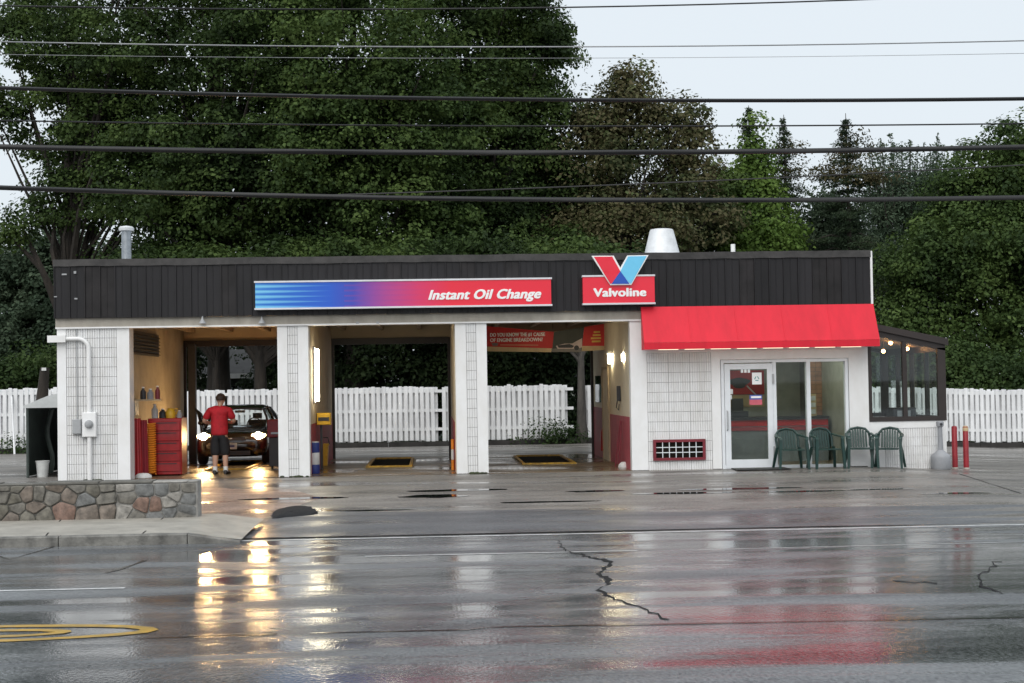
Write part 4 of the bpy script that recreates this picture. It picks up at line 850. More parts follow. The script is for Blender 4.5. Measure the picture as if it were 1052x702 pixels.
# ------------------------------------------------------------------ electric meter and conduit on the left pier
mt = thing('electric_meter', 'white electric meter box with conduit bent along the left pier', 'meter', (-6.98, FY0, 0))
e0 = P(50, 348.5, FY0-.08); cx_ = P(91.5, 400, FY0-.06).x; zt_ = e0.z
pts = [(e0.x, FY0-.06, zt_), (cx_-.22, FY0-.06, zt_)] + [(cx_-.22+.22*math.sin(q), FY0-.06, zt_-.22+.22*math.cos(q)) for q in np.linspace(.2, math.pi/2, 7)] + [(cx_, FY0-.06, 1.36)]
wp(MB().tube(pts, .042, 12).build('conduit', 'white_paint', None, 50), mt); wp(MB().tube([(cx_, FY0-.06, .99), (cx_, FY0-.06, .0)], .045, 12).build('conduit', 'white_paint', None, 50), mt)
wp(MB().box(e0.x-.02, e0.x+.34, FY0-.12, FY0-.001, zt_-.07, zt_+.07).build('service_head', 'white_paint', None), mt)
a, c = P(84.5, 424, FY0-.1), P(99, 449, FY0-.1); wp(MB().cham(a.x, c.x, FY0-.13, FY0-.001, c.z, a.z, .012).build('meter_box', 'white_paint', None), mt)
p = P(91.5, 436, FY0-.13); wp(MB().lathe([(.085, 0), (.085, .03), (.075, .07), (.05, .09)], (p.x, FY0-.131, p.z), 20, 'y').build('meter_dial', 'grey_paint', None, 40), mt)
a, c = P(74, 431, FY0-.1), P(83, 446, FY0-.1); o = fit('junction_box', 'small grey junction box left of the electric meter', 'box', MB().cham(a.x, c.x, FY0-.09, FY0-.001, c.z, a.z, .012), 'grey_paint')
MB().tube([(a.x+.09, FY0-.03, a.z), (a.x+.085, FY0-.025, 3.08)], .010, 6).build('cable', 'grey_paint', o, 50); MB().tube([((a.x+c.x)/2+.03, FY0-.03, c.z), ((a.x+c.x)/2+.12, FY0-.03, c.z-.1), (c.x+.12, FY0-.04, c.z-.03)], .012, 6).build('cable_bend', 'grey_paint', o, 50)
# ------------------------------------------------------------------ chairs
def make_chair():
    t = thing('plastic_chair', 'x', 'chair', (0, 0, 0)); t.location = (0, 0, 0); W = .27
    secs = []                                                   # seat: dished slab
    for i in range(7):
        y = -.23+.46*i/6; r = []
        for j in range(9): x = -.235+.47*j/8; r.append((x*(1-.04*(i/6)), y, .415-.02*math.cos(x/.235*1.4)*math.sin(math.pi*i/6)-.012*(i/6) - (.02 if i == 0 else 0)))
        secs.append(r + [(p_[0], p_[1], p_[2]-.014) for p_ in r[::-1]])
    MB().loft(secs).build('seat', 'chair_green', t, 45)
    for sx in (-1, 1):                                          # legs
        for y0, y1, zt_ in ((-.20, -.26, .62), (.18, .29, .44)):
            top = (sx*(W if zt_ > .5 else .235), y0-(.02 if zt_ > .5 else 0), zt_); b = MB()
            b.loft([[(top[0]*k+(1-k)*sx*.30+dx, top[1]*k+(1-k)*y1+dy, zt_*k) for dx, dy in ((-u_, -u_), (u_, -u_), (u_, u_), (-u_, u_))] for k, u_ in ((0, .022), (.5, .028), (.8, .030), (1, .022))]); b.build('leg', 'chair_green', t, 45)
        pts = [(sx*W, -.26, .60), (sx*(W+.012), -.22, .645), (sx*(W+.02), -.05, .655), (sx*W, .14, .67), (sx*.235, .24, .70)]
        b = MB(); b.loft([[(p_[0]+dx*1.9, p_[1], p_[2]+dz) for dx, dz in ((-.016, -.012), (.016, -.012), (.016, .010), (-.016, .010))] for p_ in pts]); b.build('armrest', 'chair_green', t, 45)
    def bk(x, z): return .215+.10*(z-.42)/.38+.05*(1-(x/.24)**2)*.6
    arc = [(-.225, .44), (-.235, .60), (-.215, .71), (-.15, .785), (0, .815), (.15, .785), (.215, .71), (.235, .60), (.225, .44)]
    rim = MB(); rim.tube([(x, bk(x, z), z) for x, z in arc], .026, 8); rim.build('back_rim', 'chair_green', t, 60)
    for k in range(7):
        x = -.156+.052*k; zt2 = .79-.9*abs(x)**1.55; b = MB()
        b.loft([[(x+dx, bk(x, z)+dy, z) for dx, dy in ((-.019, -.008), (.019, -.008), (.019, .008), (-.019, .008))] for z in np.linspace(.41, zt2, 5)]); b.build('back_slat', 'chair_green', t, 45)
    return t
ch = make_chair()
CH = [(812, 479.5, .05, 'green plastic chair in front of the left shop window, nearest the door'), (848, 479, .12, 'green plastic chair in front of the right shop window'), (884, 479, -.1, 'green plastic chair against the white wall strip beside the right window'), (912, 479, -.42, 'green plastic chair at the right end of the row, under the sunroom')]
for i, (px, py, rz, lb) in enumerate(CH):
    o = ch if i == 0 else copy_tree(ch); x = P(px, 460, FY0-.42).x
    o.location = (x, FY0-.45, g(x, FY0-.45)+.004); o.rotation_euler[2] = rz; o['label'] = lb; o['group'] = 'green plastic chairs by the office'
# bollards, ashtray bin, downpipe
for px, lb in ((981, 'red steel bollard nearest the sunroom corner'), (992.5, 'red steel bollard with a chipped pale top, farther right')):
    yy = FY0+.25; p = P(px, 470, yy); zt2 = P(px, 438, yy).z; z0 = g(p.x, yy)
    t = thing('bollard', lb, 'bollard', (p.x, yy, z0), 0, 'red bollards by the sunroom'); MB().lathe([(.058, -.05), (.058, zt2-z0-.02), (.045, zt2-z0), (.01, zt2-z0+.008)], (0, 0, 0), 16).build('post', 'bollard_red', t, 40)
    MB().lathe([(.061, -.04), (.075, .006), (.061, .03)], (0, 0, 0), 16, cap=False).build('collar', 'concrete', t, 40)
    if px > 985: MB().lathe([(.0595, zt2-z0-.10), (.0595, zt2-z0-.03), (.046, zt2-z0+.003), (.01, zt2-z0+.012)], (0, 0, 0), 16).build('worn_top', 'banner_cream', t, 40)
p = P(966.5, 475, FY0-.15); z0 = g(p.x, FY0-.15); zt2 = P(966.5, 433, FY0-.15).z-z0
t = thing('cigarette_bin', 'grey plastic smokers bin with tall neck at the sunroom corner', 'bin', (p.x, FY0-.15, z0))
MB().lathe([(.19, .0), (.205, .03), (.205, .25), (.19, .30), (.10, .36), (.06, .40)], (0, 0, 0), 22).build('base', 'grey_plastic', t, 40); MB().lathe([(.06, .401), (.05, .6), (.045, zt2-.12)], (0, 0, 0), 16).build('neck', 'grey_plastic', t, 40)
MB().lathe([(.045, zt2-.119), (.075, zt2-.10), (.08, zt2-.02), (.06, zt2)], (0, 0, 0), 16).build('head', 'grey_plastic', t, 40); MB().lathe([(.028, 0), (.028, .01)], (0, -.078, zt2-.06), 12, 'y').build('opening', 'dark_print', t)
fit('door_mat', 'dark rubber mat on the ground at the office door', 'mat', MB().cham(6.1, 7.2, FY0-.75, FY0-.08, g(6.5, 31.5)+.012, g(6.5, 31.5)+.028, .005), 'dark_rubber')
# ------------------------------------------------------------------ car, nose to the street
def smoothmesh(o, lv=1):
    md = o.modifiers.new('sub', 'SUBSURF'); md.levels = lv; md.render_levels = lv; return o
def make_car(x, yf):
    t = thing('parked_car', 'dark maroon sedan with headlights on, parked in the left bay', 'car', (x, yf, .009))
    # body shell: sections along the length (y back from the nose), half profile mirrored
    S = [(.00, .30, .56, .60, .66), (.03, .24, .70, .72, .74), (.14, .20, .76, .82, .82), (.45, .18, .80, .855, .86), (.95, .18, .86, .865, .875), (1.35, .18, .90, .865, .88), (2.4, .18, .93, .865, .88), (3.4, .18, .94, .86, .875), (4.0, .22, .93, .84, .84), (4.35, .30, .88, .76, .76), (4.42, .36, .80, .66, .68)]
    secs = []
    for y, z0, z1, wt_, wm in S:
        zm_ = z0+(z1-z0)*.52
        half = [(0, z0), (wm*.78, z0), (wm*.97, z0+.06), (wm, zm_), (wt_*.985, zm_+(z1-zm_)*.62), (wt_*.88, z1-.03), (wt_*.55, z1), (0, z1+.012)]
        secs.append([(hx, y, hz) for hx, hz in half] + [(-hx, y, hz) for hx, hz in half[-2:0:-1]])
    body = MB().loft(secs).build('body', 'car_paint', t, 50); smoothmesh(body)
    # greenhouse
    C = [(1.28, .90, .905, .70, .74), (1.85, .90, 1.335, .56, .78), (2.15, .90, 1.40, .55, .78), (2.9, .90, 1.41, .55, .78), (3.25, .90, 1.36, .55, .77), (3.85, .90, .935, .66, .74)]
    def gh(i, k): y, z0, z1, wt_, wb = C[i]; return Vector((wb+(wt_-wb)*k, y, z0+(z1-z0)*k))
    roof = MB()
    rs = []
    for y, z, hw in ((1.80, 1.335, .57), (1.95, 1.375, .58), (2.3, 1.405, .585), (2.9, 1.41, .585), (3.2, 1.375, .58), (3.32, 1.335, .57)):
        rs.append([(-hw, y, z-.035), (-hw*.8, y, z), (0, y, z+.012), (hw*.8, y, z), (hw, y, z-.035), (hw*.95, y, z-.07), (0, y, z-.03), (-hw*.95, y, z-.07)])
    roof.loft(rs).build('roof', 'car_paint', t, 50)
    b = MB()
    for s in (-1, 1):
        for p0, p1, r in (((s*.76, 1.26, .88), (s*.575, 1.83, 1.315), .030), ((s*.78, 2.55, .90), (s*.59, 2.5, 1.37), .035), ((s*.75, 3.85, .92), (s*.575, 3.28, 1.31), .05)): b.tube([p0, ((p0[0]+p1[0])/2+s*.02, (p0[1]+p1[1])/2-.02, (p0[2]+p1[2])/2+.02), p1], r, 8)
    b.build('pillars', 'car_paint', t, 50)
    ws = MB(); ws.loft([[(xx, y-.05*math.cos(xx*1.6), z) for xx in np.linspace(-w_, w_, 9)] for y, z, w_ in ((1.27, .90, .74), (1.56, 1.13, .65), (1.83, 1.33, .56))], closed=False, cap=False); ws.build('windscreen', 'glass', t, True)
    rw = MB(); rw.loft([[(xx, y, z) for xx in np.linspace(-w_, w_, 5)] for y, z, w_ in ((3.84, .93, .70), (3.30, 1.33, .55))], closed=False, cap=False); rw.build('rear_window', 'glass', t, True)
    for s in (-1, 1):
        for y0, y1, y2, y3 in ((1.34, 2.50, 2.46, 1.88), (2.60, 3.78, 3.26, 2.56)):
            MB()._add([(s*.775, y0, .915), (s*.775, y1, .915), (s*.60, y2, 1.32), (s*.60, y3, 1.32)], [(0, 1, 2, 3)]).build('side_window', 'glass_dark', t)
        # mirrors
        MB().ball((s*.90, 1.50, .99), .085, 8, (1.1, .7, .75)).build('mirror', 'car_paint', t, 60); MB().tube([(s*.76, 1.52, .94), (s*.86, 1.50, .96)], .025, 6).build('mirror_arm', 'car_paint', t, 60)
        # head lamp: housing made to emit the glare round the bulb, cover; indicator
        hl = MB(); hl.loft([[(s*(.63+dx), .066+.10*max(0, dx+.1)*2.0+dyy, .688+dz) for dx, dz in ((-.15, -.055), (.13, -.05), (.19, .0), (.17, .055), (-.13, .06), (-.16, .0))] for dyy in (.06, -.012)]); hl = hl.build('headlight', 'headlight_glare', t, 40)
        MB().lathe([(.002, .036), (.064, .032), (.084, .012), (.088, .0)], (s*.64, .060, .690), 16, 'y').build('lit_bulb', 'head_glow', hl, 60)
        MB().lathe([(.04, 0), (.036, .012), (.01, .016)], (s*.56, .042, .34), 12, 'y').build('fog_lamp', 'chrome', t, 40)
        for yw in (.82, 3.45):
            wh = MB().lathe([(.20, -.10), (.29, -.10), (.315, -.07), (.315, .07), (.29, .10), (.20, .10)], (s*.765, yw, .316), 24, 'x').build('wheel', 'tyre', t, 40)
            MB().lathe([(.20, -.02), (.195, .0), (.06, .03), (.03, .035)], (s*.765+s*.07, yw, .316), 20, 'x').build('rim', 'galv', wh, 40)
        for y0, y1 in ((1.4, 2.52), (2.54, 3.5)):
            dd_ = MB().box(s*.876-.004, s*.876+.004, y0, y1, .30, .86).build('door', 'car_paint', t); MB().box(s*.887-.006, s*.887+.006, y1-.22, y1-.06, .74, .765).build('handle', 'car_paint', dd_)
    # grille, bumper, plate, badge, wipers, seats, steering wheel, rear view mirror
    gl = MB().box(-.36, .36, .004, .03, .585, .665).build('grille', 'dark_print', t)
    for k in range(4): MB().box(-.35, .35, -.004, .0035, .592+k*.018, .597+k*.018).build('slat', 'grey_plastic', gl)
    MB().ball((0, -.004, .635), .035, 8, (1.3, .35, .7)).build('badge', 'chrome', t, 60)
    b = MB(); sec = []
    for xx in np.linspace(-.80, .80, 17):
        yy = -.05+.22*abs(xx/.8)**3; sec.append([(xx, yy, .36), (xx, yy-.025, .40), (xx, yy-.025, .50), (xx, yy, .545), (xx, yy+.12, .55), (xx, yy+.12, .34)])
    bu = b.loft(sec).build('bumper', 'car_paint', t, 40)
    MB().box(-.46, .46, -.078, -.05, .245, .35).build('lower_grille', 'dark_print', t)
    pl = MB().box(-.155, .155, -.088, -.077, .39, .535).build('licence_plate', 'plate', t); MB().box(-.10, .10, -.0905, -.0885, .44, .485).build('plate_print', 'blue_print', pl)
    b = MB(); b.tube([(-.55, 1.20, .915), (.02, 1.30, .955)], .009, 5); b.tube([(.10, 1.20, .915), (.62, 1.34, .955)], .009, 5); b.build('wiper', 'dark_rubber', t)
    for s in (-1, 1):
        st = MB(); st.loft([[(s*.36+dx, 2.25+.10*k, z) for dx in (-.22, -.1, .1, .22)] + [(s*.36+dx, 2.37+.10*k, z) for dx in (.22, .1, -.1, -.22)] for k, z in ((0, .45), (1, .85), (1.5, 1.03))]); st.build('seat', 'dark_print', t, 40)
        MB().loft([[(s*.36+dx, y, z) for dx, y in ((-.11, 2.40), (.11, 2.40), (.11, 2.50), (-.11, 2.50))] for z in (1.06, 1.20)]).build('headrest', 'dark_print', t)
    MB().tube([(.36+.17*math.cos(q), 1.72+.05*math.sin(q), .93+.16*math.sin(q)) for q in np.linspace(0, 2*math.pi, 17)], .014, 6).build('steering_wheel', 'dark_print', t, 60)
    MB().box(-.12, .12, 1.80, 1.82, 1.22, 1.28).build('rear_view_mirror', 'dark_print', t)
    return t
cx_ = P(237.5, 450, 37.3).x; make_car(cx_, 37.2)
# ------------------------------------------------------------------ the person at the car, seen from behind
def skin(name, nodes, edges, m, parent=None, lv=2, root=None):
    ks = list(nodes); me = bpy.data.meshes.new(name); me.from_pydata([nodes[k][0] for k in ks], [(ks.index(a_), ks.index(b_)) for a_, b_ in edges], [])
    o = bpy.data.objects.new(name, me); COL.objects.link(o); md = o.modifiers.new('skin', 'SKIN'); md.use_smooth_shade = True; md.branch_smoothing = .4
    for i, k in enumerate(ks):
        r = nodes[k][1]; r = r if isinstance(r, tuple) else (r, r); me.skin_vertices[0].data[i].radius = r
        me.skin_vertices[0].data[i].use_root = (k == root)
    sb = o.modifiers.new('sub', 'SUBSURF'); sb.levels = lv; sb.render_levels = lv
    dg = bpy.context.evaluated_depsgraph_get(); m2 = bpy.data.meshes.new_from_object(o.evaluated_get(dg)); bpy.data.objects.remove(o)
    m2.materials.clear(); m2.materials.append(MATS[m]); m2.polygons.foreach_set('use_smooth', [True]*len(m2.polygons)); m2.polygons.foreach_set('material_index', [0]*len(m2.polygons))
    return link(name, m2, parent)
pp = G(226, 488)
N = {'pel': ((0, 0, .90), (.15, .11)), 'wai': ((0, .01, 1.06), (.145, .10)), 'che': ((-.005, .02, 1.24), (.17, .115)), 'sho': ((-.005, .03, 1.37), (.12, .09)), 'nec': ((.005, .045, 1.46), (.058, .058)), 'jaw': ((.012, .075, 1.53), (.062, .070)), 'hea': ((.015, .07, 1.605), (.075, .090)), 'top': ((.015, .065, 1.665), (.05, .06)), 'nos': ((.02, .165, 1.565), .013), 'eaL': ((-.065, .06, 1.575), .016), 'eaR': ((.095, .06, 1.575), .016)}
Ed = [('pel', 'wai'), ('wai', 'che'), ('che', 'sho'), ('sho', 'nec'), ('nec', 'jaw'), ('jaw', 'hea'), ('hea', 'top'), ('hea', 'nos'), ('hea', 'eaL'), ('hea', 'eaR')]
def arm(s, sh, el, wr, pa, cu):
    N['sh'+s] = (sh, .068); N['el'+s] = (el, .047); N['wr'+s] = (wr, (.030, .026)); N['pa'+s] = (pa, (.040, .018)); Ed.extend([('sho', 'sh'+s), ('sh'+s, 'el'+s), ('el'+s, 'wr'+s), ('wr'+s, 'pa'+s)])
    d = (Vector(pa)-Vector(wr)).normalized(); sd2 = d.cross(Vector((0, 0, 1))).normalized(); up = sd2.cross(d)
    for i, L in enumerate((.075, .085, .08, .06)):
        o = Vector(pa)+d*.035+sd2*(.030-.020*i); a_ = o+d*L*.5-up*.008; b_ = a_+d*L*.3-up*L*.45
        for nm, v_ in (('0', o), ('1', a_), ('2', b_)): N['f%d%s%s' % (i, nm, s)] = (tuple(v_), .0085)
        Ed.extend([('pa'+s, 'f%d0%s' % (i, s)), ('f%d0%s' % (i, s), 'f%d1%s' % (i, s)), ('f%d1%s' % (i, s), 'f%d2%s' % (i, s))])
    o = Vector(wr)+d*.035+sd2*.035*cu; b_ = o+d*.045+sd2*.022*cu-up*.01; N['t0'+s] = (tuple(o), .011); N['t1'+s] = (tuple(b_), .009); Ed.extend([('wr'+s, 't0'+s), ('t0'+s, 't1'+s)])
arm('L', (-.185, .025, 1.36), (-.325, .04, 1.12), (-.18, .24, 1.07), (-.11, .30, 1.09), 1)
arm('R', (.18, .035, 1.36), (.27, .10, 1.11), (.13, .27, 1.09), (.07, .33, 1.10), -1)
for s, sx, kx_, fx, ky in (('L', -.085, -.09, -.095, .01), ('R', .085, .10, .115, .03)):
    N['hi'+s] = ((sx, 0, .84), (.105, .105)); N['kn'+s] = ((kx_, .02+ky, .47), (.062, .066)); N['ca'+s] = ((kx_+(fx-kx_)*.4, -.005+ky, .32), (.055, .060)); N['an'+s] = ((fx, -.02+ky, .085), (.036, .040)); N['to'+s] = ((fx+(.015 if s == 'R' else -.015), .11+ky, .04), (.042, .032))
    Ed.extend([('pel', 'hi'+s), ('hi'+s, 'kn'+s), ('kn'+s, 'ca'+s), ('ca'+s, 'an'+s), ('an'+s, 'to'+s)])
man = skin('person', N, Ed, 'skin', None, 2, 'pel'); man.location = (pp.x, pp.y, .01); man.rotation_euler[2] = -.12; man.scale = (1.08, 1.08, 1.0)
tag(man, 'person in red shirt and black shorts standing at the car with back turned', 'person')
def grow(keys, k, ex): return {q: (N[q][0], tuple(r_+ex for r_ in (N[q][1] if isinstance(N[q][1], tuple) else (N[q][1],)*2))) for q in keys}
SH = grow(['che', 'shL', 'shR'], 1, .028); SH['wai'] = ((0, .005, 1.06), (.182, .140)); SH['sho'] = ((-.005, .03, 1.385), (.150, .120)); SH['hem'] = ((0, 0, .80), (.196, .155)); SH['col'] = ((0, .038, 1.47), (.078, .074))
for s in 'LR': a_, b_ = Vector(N['sh'+s][0]), Vector(N['el'+s][0]); SH['sl'+s] = (tuple(a_.lerp(b_, .82)), (.080, .080)); SH['sm'+s] = (tuple(a_.lerp(b_, .4)), (.085, .082))
skin('shirt', SH, [('hem', 'wai'), ('wai', 'che'), ('che', 'sho'), ('sho', 'col'), ('sho', 'shL'), ('sho', 'shR'), ('shL', 'smL'), ('smL', 'slL'), ('shR', 'smR'), ('smR', 'slR')], 'shirt', man, 2, 'wai')
TR = {'wst': ((0, 0, 1.0), (.170, .125)), 'pel': ((0, 0, .86), (.175, .128))}; te = [('wst', 'pel')]
for s in 'LR':
    h, k = Vector(N['hi'+s][0]), Vector(N['kn'+s][0]); TR['hi'+s] = (tuple(h), (.118, .118)); TR['md'+s] = (tuple(h.lerp(k, .55)), (.110, .112)); TR['hm'+s] = (tuple(h.lerp(k, 1.24)), (.098, .105)); te += [('pel', 'hi'+s), ('hi'+s, 'md'+s), ('md'+s, 'hm'+s)]
skin('shorts', TR, te, 'shorts', man, 2, 'pel')
for s in 'LR':
    a_, c_ = Vector(N['an'+s][0]), Vector(N['ca'+s][0])
    MB().tube([a_+Vector((0, 0, -.03)), a_.lerp(c_, .12), a_.lerp(c_, .36)], [.050, .045, .050], 12).build('sock', 'sock', man, 60)
    tt = Vector(N['to'+s][0]); b = MB()
    b.loft([[(a_.x+(tt.x-a_.x)*k+hw*math.cos(q), a_.y-.07+k*.28, max(.0, .045*hh+.045*hh*math.sin(q))) for q in [2*math.pi*i/12 for i in range(12)]] for k, hw, hh in ((0, .025, .7), (.1, .042, 1.1), (.35, .046, 1.2), (.7, .05, .9), (.92, .044, .65), (1, .02, .4))]); b.build('shoe', 'shoe', man, 60)
hd = Vector(N['hea'][0]); b = MB(); sec = []
for i in range(9):
    ph_ = math.pi*(.02+.62*i/8); r = []
    for j in range(20):
        q = 2*math.pi*j/20; front = max(0, math.sin(q)); k = 1.0 if i < 5 else 1-.25*front
        r.append((hd.x+.094*math.sin(ph_)*math.cos(q)*(1+.03*math.sin(7*q+i)), hd.y-.004+.108*math.sin(ph_)*math.sin(q)*k-.012*(i > 4), hd.z+.012+.108*math.cos(ph_)+.055*front*(i > 4)*(i-4)/4))
    sec.append(r)
b.loft(sec).build('hair', 'hair', man, 70)
for sx in (-.03, .045): MB().ball((hd.x+sx-.005, hd.y+.078, hd.z-.01), .011, 6).build('eye', 'sign_white', man, 60)
fit('clipboard', 'small white clipboard held in front of the person in red', 'clipboard', MB().box(pp.x-.13, pp.x+.12, pp.y+.33, pp.y+.345, 1.07, 1.35), 'plate')
# ------------------------------------------------------------------ tent shelter, bucket, leaning post on the left
ty0, ty1 = G(38, 491).y+.05, 37.5; tx0, tx1 = P(27, 488, 33.6).x, X1[0]-.04
tn = thing('canopy_shelter', 'dark open canopy shelter with grey tarp roof left of the shop', 'shelter', (tx0, 33.6, 0)); ty0 = 33.6
zl, zr = P(27, 417, ty0).z, P(57, 401, ty0).z
b = MB(); b.loft([[(tx0-.05, y, zl), ((tx0*.55+tx1*.45), y, zl+(zr-zl)*.62), (tx1, y, zr), (tx1, y, zr-.03), ((tx0*.55+tx1*.45), y, zl+(zr-zl)*.62-.03), (tx0-.05, y, zl-.03)] for y in np.linspace(ty0, ty1, 6)]); wp(b.build('tarp_roof', 'tarp', None, 30), tn)
b = MB(); b.prism([(tx0-.05, ty0-.012, zl-.05), (tx1, ty0-.012, zl-.05), (tx1, ty0-.012, zr), ((tx0*.55+tx1*.45), ty0-.012, zl+(zr-zl)*.62), (tx0-.05, ty0-.012, zl)], (0, .01, 0)); wp(b.build('front_flap', 'tarp', None), tn)
for y in (ty0+.05, ty1-.1): wp(MB().tube([(tx0+.02, y, 0), (tx0+.02, y, zl-.03)], .03, 8).build('pole', 'tarp_green', None, 40), tn)
b = MB(); b.loft([[(tx0-.02+.03*math.sin(y*4), y, z) for y in np.linspace(ty0+.1, ty1, 16)] for z in (.02, zl-.04)], closed=False, cap=False); wp(b.build('side_curtain', 'tarp_green', None, True), tn)
wp(MB().box(tx0, tx1-.02, ty1, ty1+.02, 0, zr-.05).build('back_curtain', 'dark_print', None), tn)
for k in range(3):
    b = MB(); xx = tx0+.28+.22*k
    b.loft([[(xx+.06*math.sin(5*z+k)+dx, ty0+.9+.2*k+dy, z) for dx, dy in ((-.05, 0), (0, -.03), (.05, 0), (0, .03))] for z in np.linspace(.05, zl-.1, 8)]); wp(b.build('hanging_strip', 'tarp_green', None, 50), tn)
p = G(33, 488); t = thing('bucket', 'white plastic bucket standing inside the canopy shelter', 'bucket', (tx0+.28, ty0+.25, 0)); MB().lathe([(.11, .0), (.14, .33), (.15, .335), (.15, .35), (.135, .35), (.105, .02)], (0, 0, 0), 18).build('pail', 'plate', t, 40); MB().tube([(-.145, 0, .33), (-.10, -.06, .20), (.10, -.06, .20), (.145, 0, .33)], .006, 5).build('handle', 'galv', t)
t = thing('bag', 'pale bag lying on a stack inside the canopy shelter', 'bag', (tx1-.2, ty0+.4, 0)); MB().box(-.22, .16, -.1, .3, .0, .55).build('stack', 'dark_print', t); MB().ball((-.04, .05, .62), .13, 8, (1.2, 1, .55)).build('sack', 'plate', t, 60)
# ------------------------------------------------------------------ fence (shadow-box: boards on both faces of three rails)
FNY = 47.5
def fence(label, x0, x1, h, lean=0., grp='white fence runs behind the shop'):
    t = thing('picket_fence', label, 'fence', (x0, FNY, g(x0, FNY)), 0, None); pitch = .165; n = int((x1-x0)/pitch)
    ph = MB().cham(-.056, .056, -.012, .012, 0, h, .006).mesh('picket', 'fence_white'); bh = MB().cham(-.060, .060, -.012, .012, 0, h, .006).mesh('back_board', 'fence_back')
    for i in range(n):
        x = (i+.5)*pitch; z = g(x0+x, FNY)-g(x0, FNY)
        if random.random() < .012: continue
        o = link('picket', ph, t, (x, -.045, z+.16+random.uniform(-.03, .02))); o.rotation_euler[1] = random.gauss(0, .006); o.scale = (1, 1, random.uniform(.985, 1.012))
        if i < n-1: o = link('back_board', bh, t, (x+pitch/2, .045, z+.15+random.uniform(-.02, .02)))
    k = 0; x = 0
    while x < x1-x0-.2:
        xe = min(x+2.4, x1-x0); z0_, z1_ = g(x0+x, FNY)-g(x0, FNY), g(x0+xe, FNY)-g(x0, FNY)
        for zr_ in (.36, .92, 1.50):
            zz_ = zr_*h/1.62; MB().prism([(x+.005, -.032, z0_+zz_+.1), (x+.005, .032, z0_+zz_+.1), (x+.005, .032, z0_+zz_+.19), (x+.005, -.032, z0_+zz_+.19)], (xe-x-.01, 0, z1_-z0_)).build('rail', 'fence_white', t)
        MB().box(x-.05, x+.05, .061, .16, z0_-.05, z0_+h+.16).build('post', 'fence_white', t)
        MB().prism([(x+.005, -.20, z0_-.1), (x+.005, -.12, z0_-.1), (x+.005, -.12, z0_+.13), (x+.005, -.20, z0_+.13)], (xe-x-.01, 0, z1_-z0_)).build('kickboard', 'timber', t); x = xe
    return t
xt = P(597, 440, FNY).x
fence('white board fence crossing behind the bays of the shop', -11.0, xt-.22, 1.64); fence('narrow white fence piece right of the tree trunk behind the banner bay', xt+.18, 9.5, 1.60)
fence('white board fence at the far left beyond the shelter', -24, -11.1, 1.78); fence('white board fence at the far right behind the bollards', 9.6, 30, 1.62)
p0 = P(9, 400, FNY-.4); fit('leaning_pole', 'white pole leaning against the fence at the far left', 'pole', MB().tube([(P(14, 466, FNY-.9).x, FNY-.8, g(0, 46)+.0), (p0.x, FNY-.09, 1.7)], .03, 8), 'fence_white', 50)
# ------------------------------------------------------------------ vegetation
def leaves(name, C, size, m, parent, up=.35, asp=.62):
    O = None
    if isinstance(C, tuple): C, O = C
    C = np.asarray(C, np.float32); n = len(C); s = (size*RNG.uniform(.5, 1.4, n)).astype(np.float32)[:, None]
    nr = RNG.normal(size=(n, 3)); nr[:, 2] += up*2
    if O is not None: nr = nr*.55+O*1.1; nr[:, 2] += .25
    nr /= np.linalg.norm(nr, axis=1)[:, None]
    d = RNG.normal(size=(n, 3)); d[:, 2] -= .3; d -= nr*(d*nr).sum(1)[:, None]; d /= np.linalg.norm(d, axis=1)[:, None]+1e-6; w_ = np.cross(nr, d)
    V = np.empty((n, 4, 3), np.float32); V[:, 0] = C-d*s*.5; V[:, 1] = C+w_*s*asp*.5+d*s*.05+nr*s*.10; V[:, 2] = C+d*s*.5; V[:, 3] = C-w_*s*asp*.5+d*s*.05+nr*s*.10
    me = bpy.data.meshes.new(name); me.vertices.add(n*4); me.vertices.foreach_set('co', V.ravel()); base = (np.arange(n)*4)[:, None]
    tri = (base+np.array([[0, 1, 2, 0, 2, 3]])).astype(np.int32).ravel(); me.loops.add(n*6); me.loops.foreach_set('vertex_index', tri)
    me.polygons.add(n*2); me.polygons.foreach_set('loop_start', np.arange(0, n*6, 3, dtype=np.int32)); me.update(calc_edges=True); me.materials.append(MATS[m]); return link(name, me, parent)
LEAFK = 1.82
def clumps(lobes, per, sq=.7):
    """leaf positions: clumps spread through each lobe, thicker toward its skin"""
    out, cen, off = [], [], []
    for cx, cy, cz, rx, ry, rz, n in lobes:
        v = RNG.normal(size=(n, 3)); v /= np.linalg.norm(v, axis=1)[:, None]; r = RNG.uniform(.12, 1.0, n)**.55; c = v*r[:, None]*np.array([rx, ry, rz])+np.array([cx, cy, cz]); cen.append(c)
        for q in c:
            k = int(LEAFK*per*RNG.uniform(.5, 1.4)); rad = RNG.uniform(.38, .92); o = RNG.normal(size=(k, 3)); o /= np.linalg.norm(o, axis=1)[:, None]; off.append(o.copy())
            ax = RNG.uniform(0, 6.28); st = 1+.45*np.abs(o[:, :1]*math.cos(ax)+o[:, 1:2]*math.sin(ax)); o = o*(rad*RNG.uniform(.45, 1.08, k)**.8)[:, None]*st; o[:, 2] *= sq*.85; o[:, 2] -= .35*(o[:, 0]**2+o[:, 1]**2); out.append(q+o)
    return (np.concatenate(out), np.concatenate(off)), np.concatenate(cen)
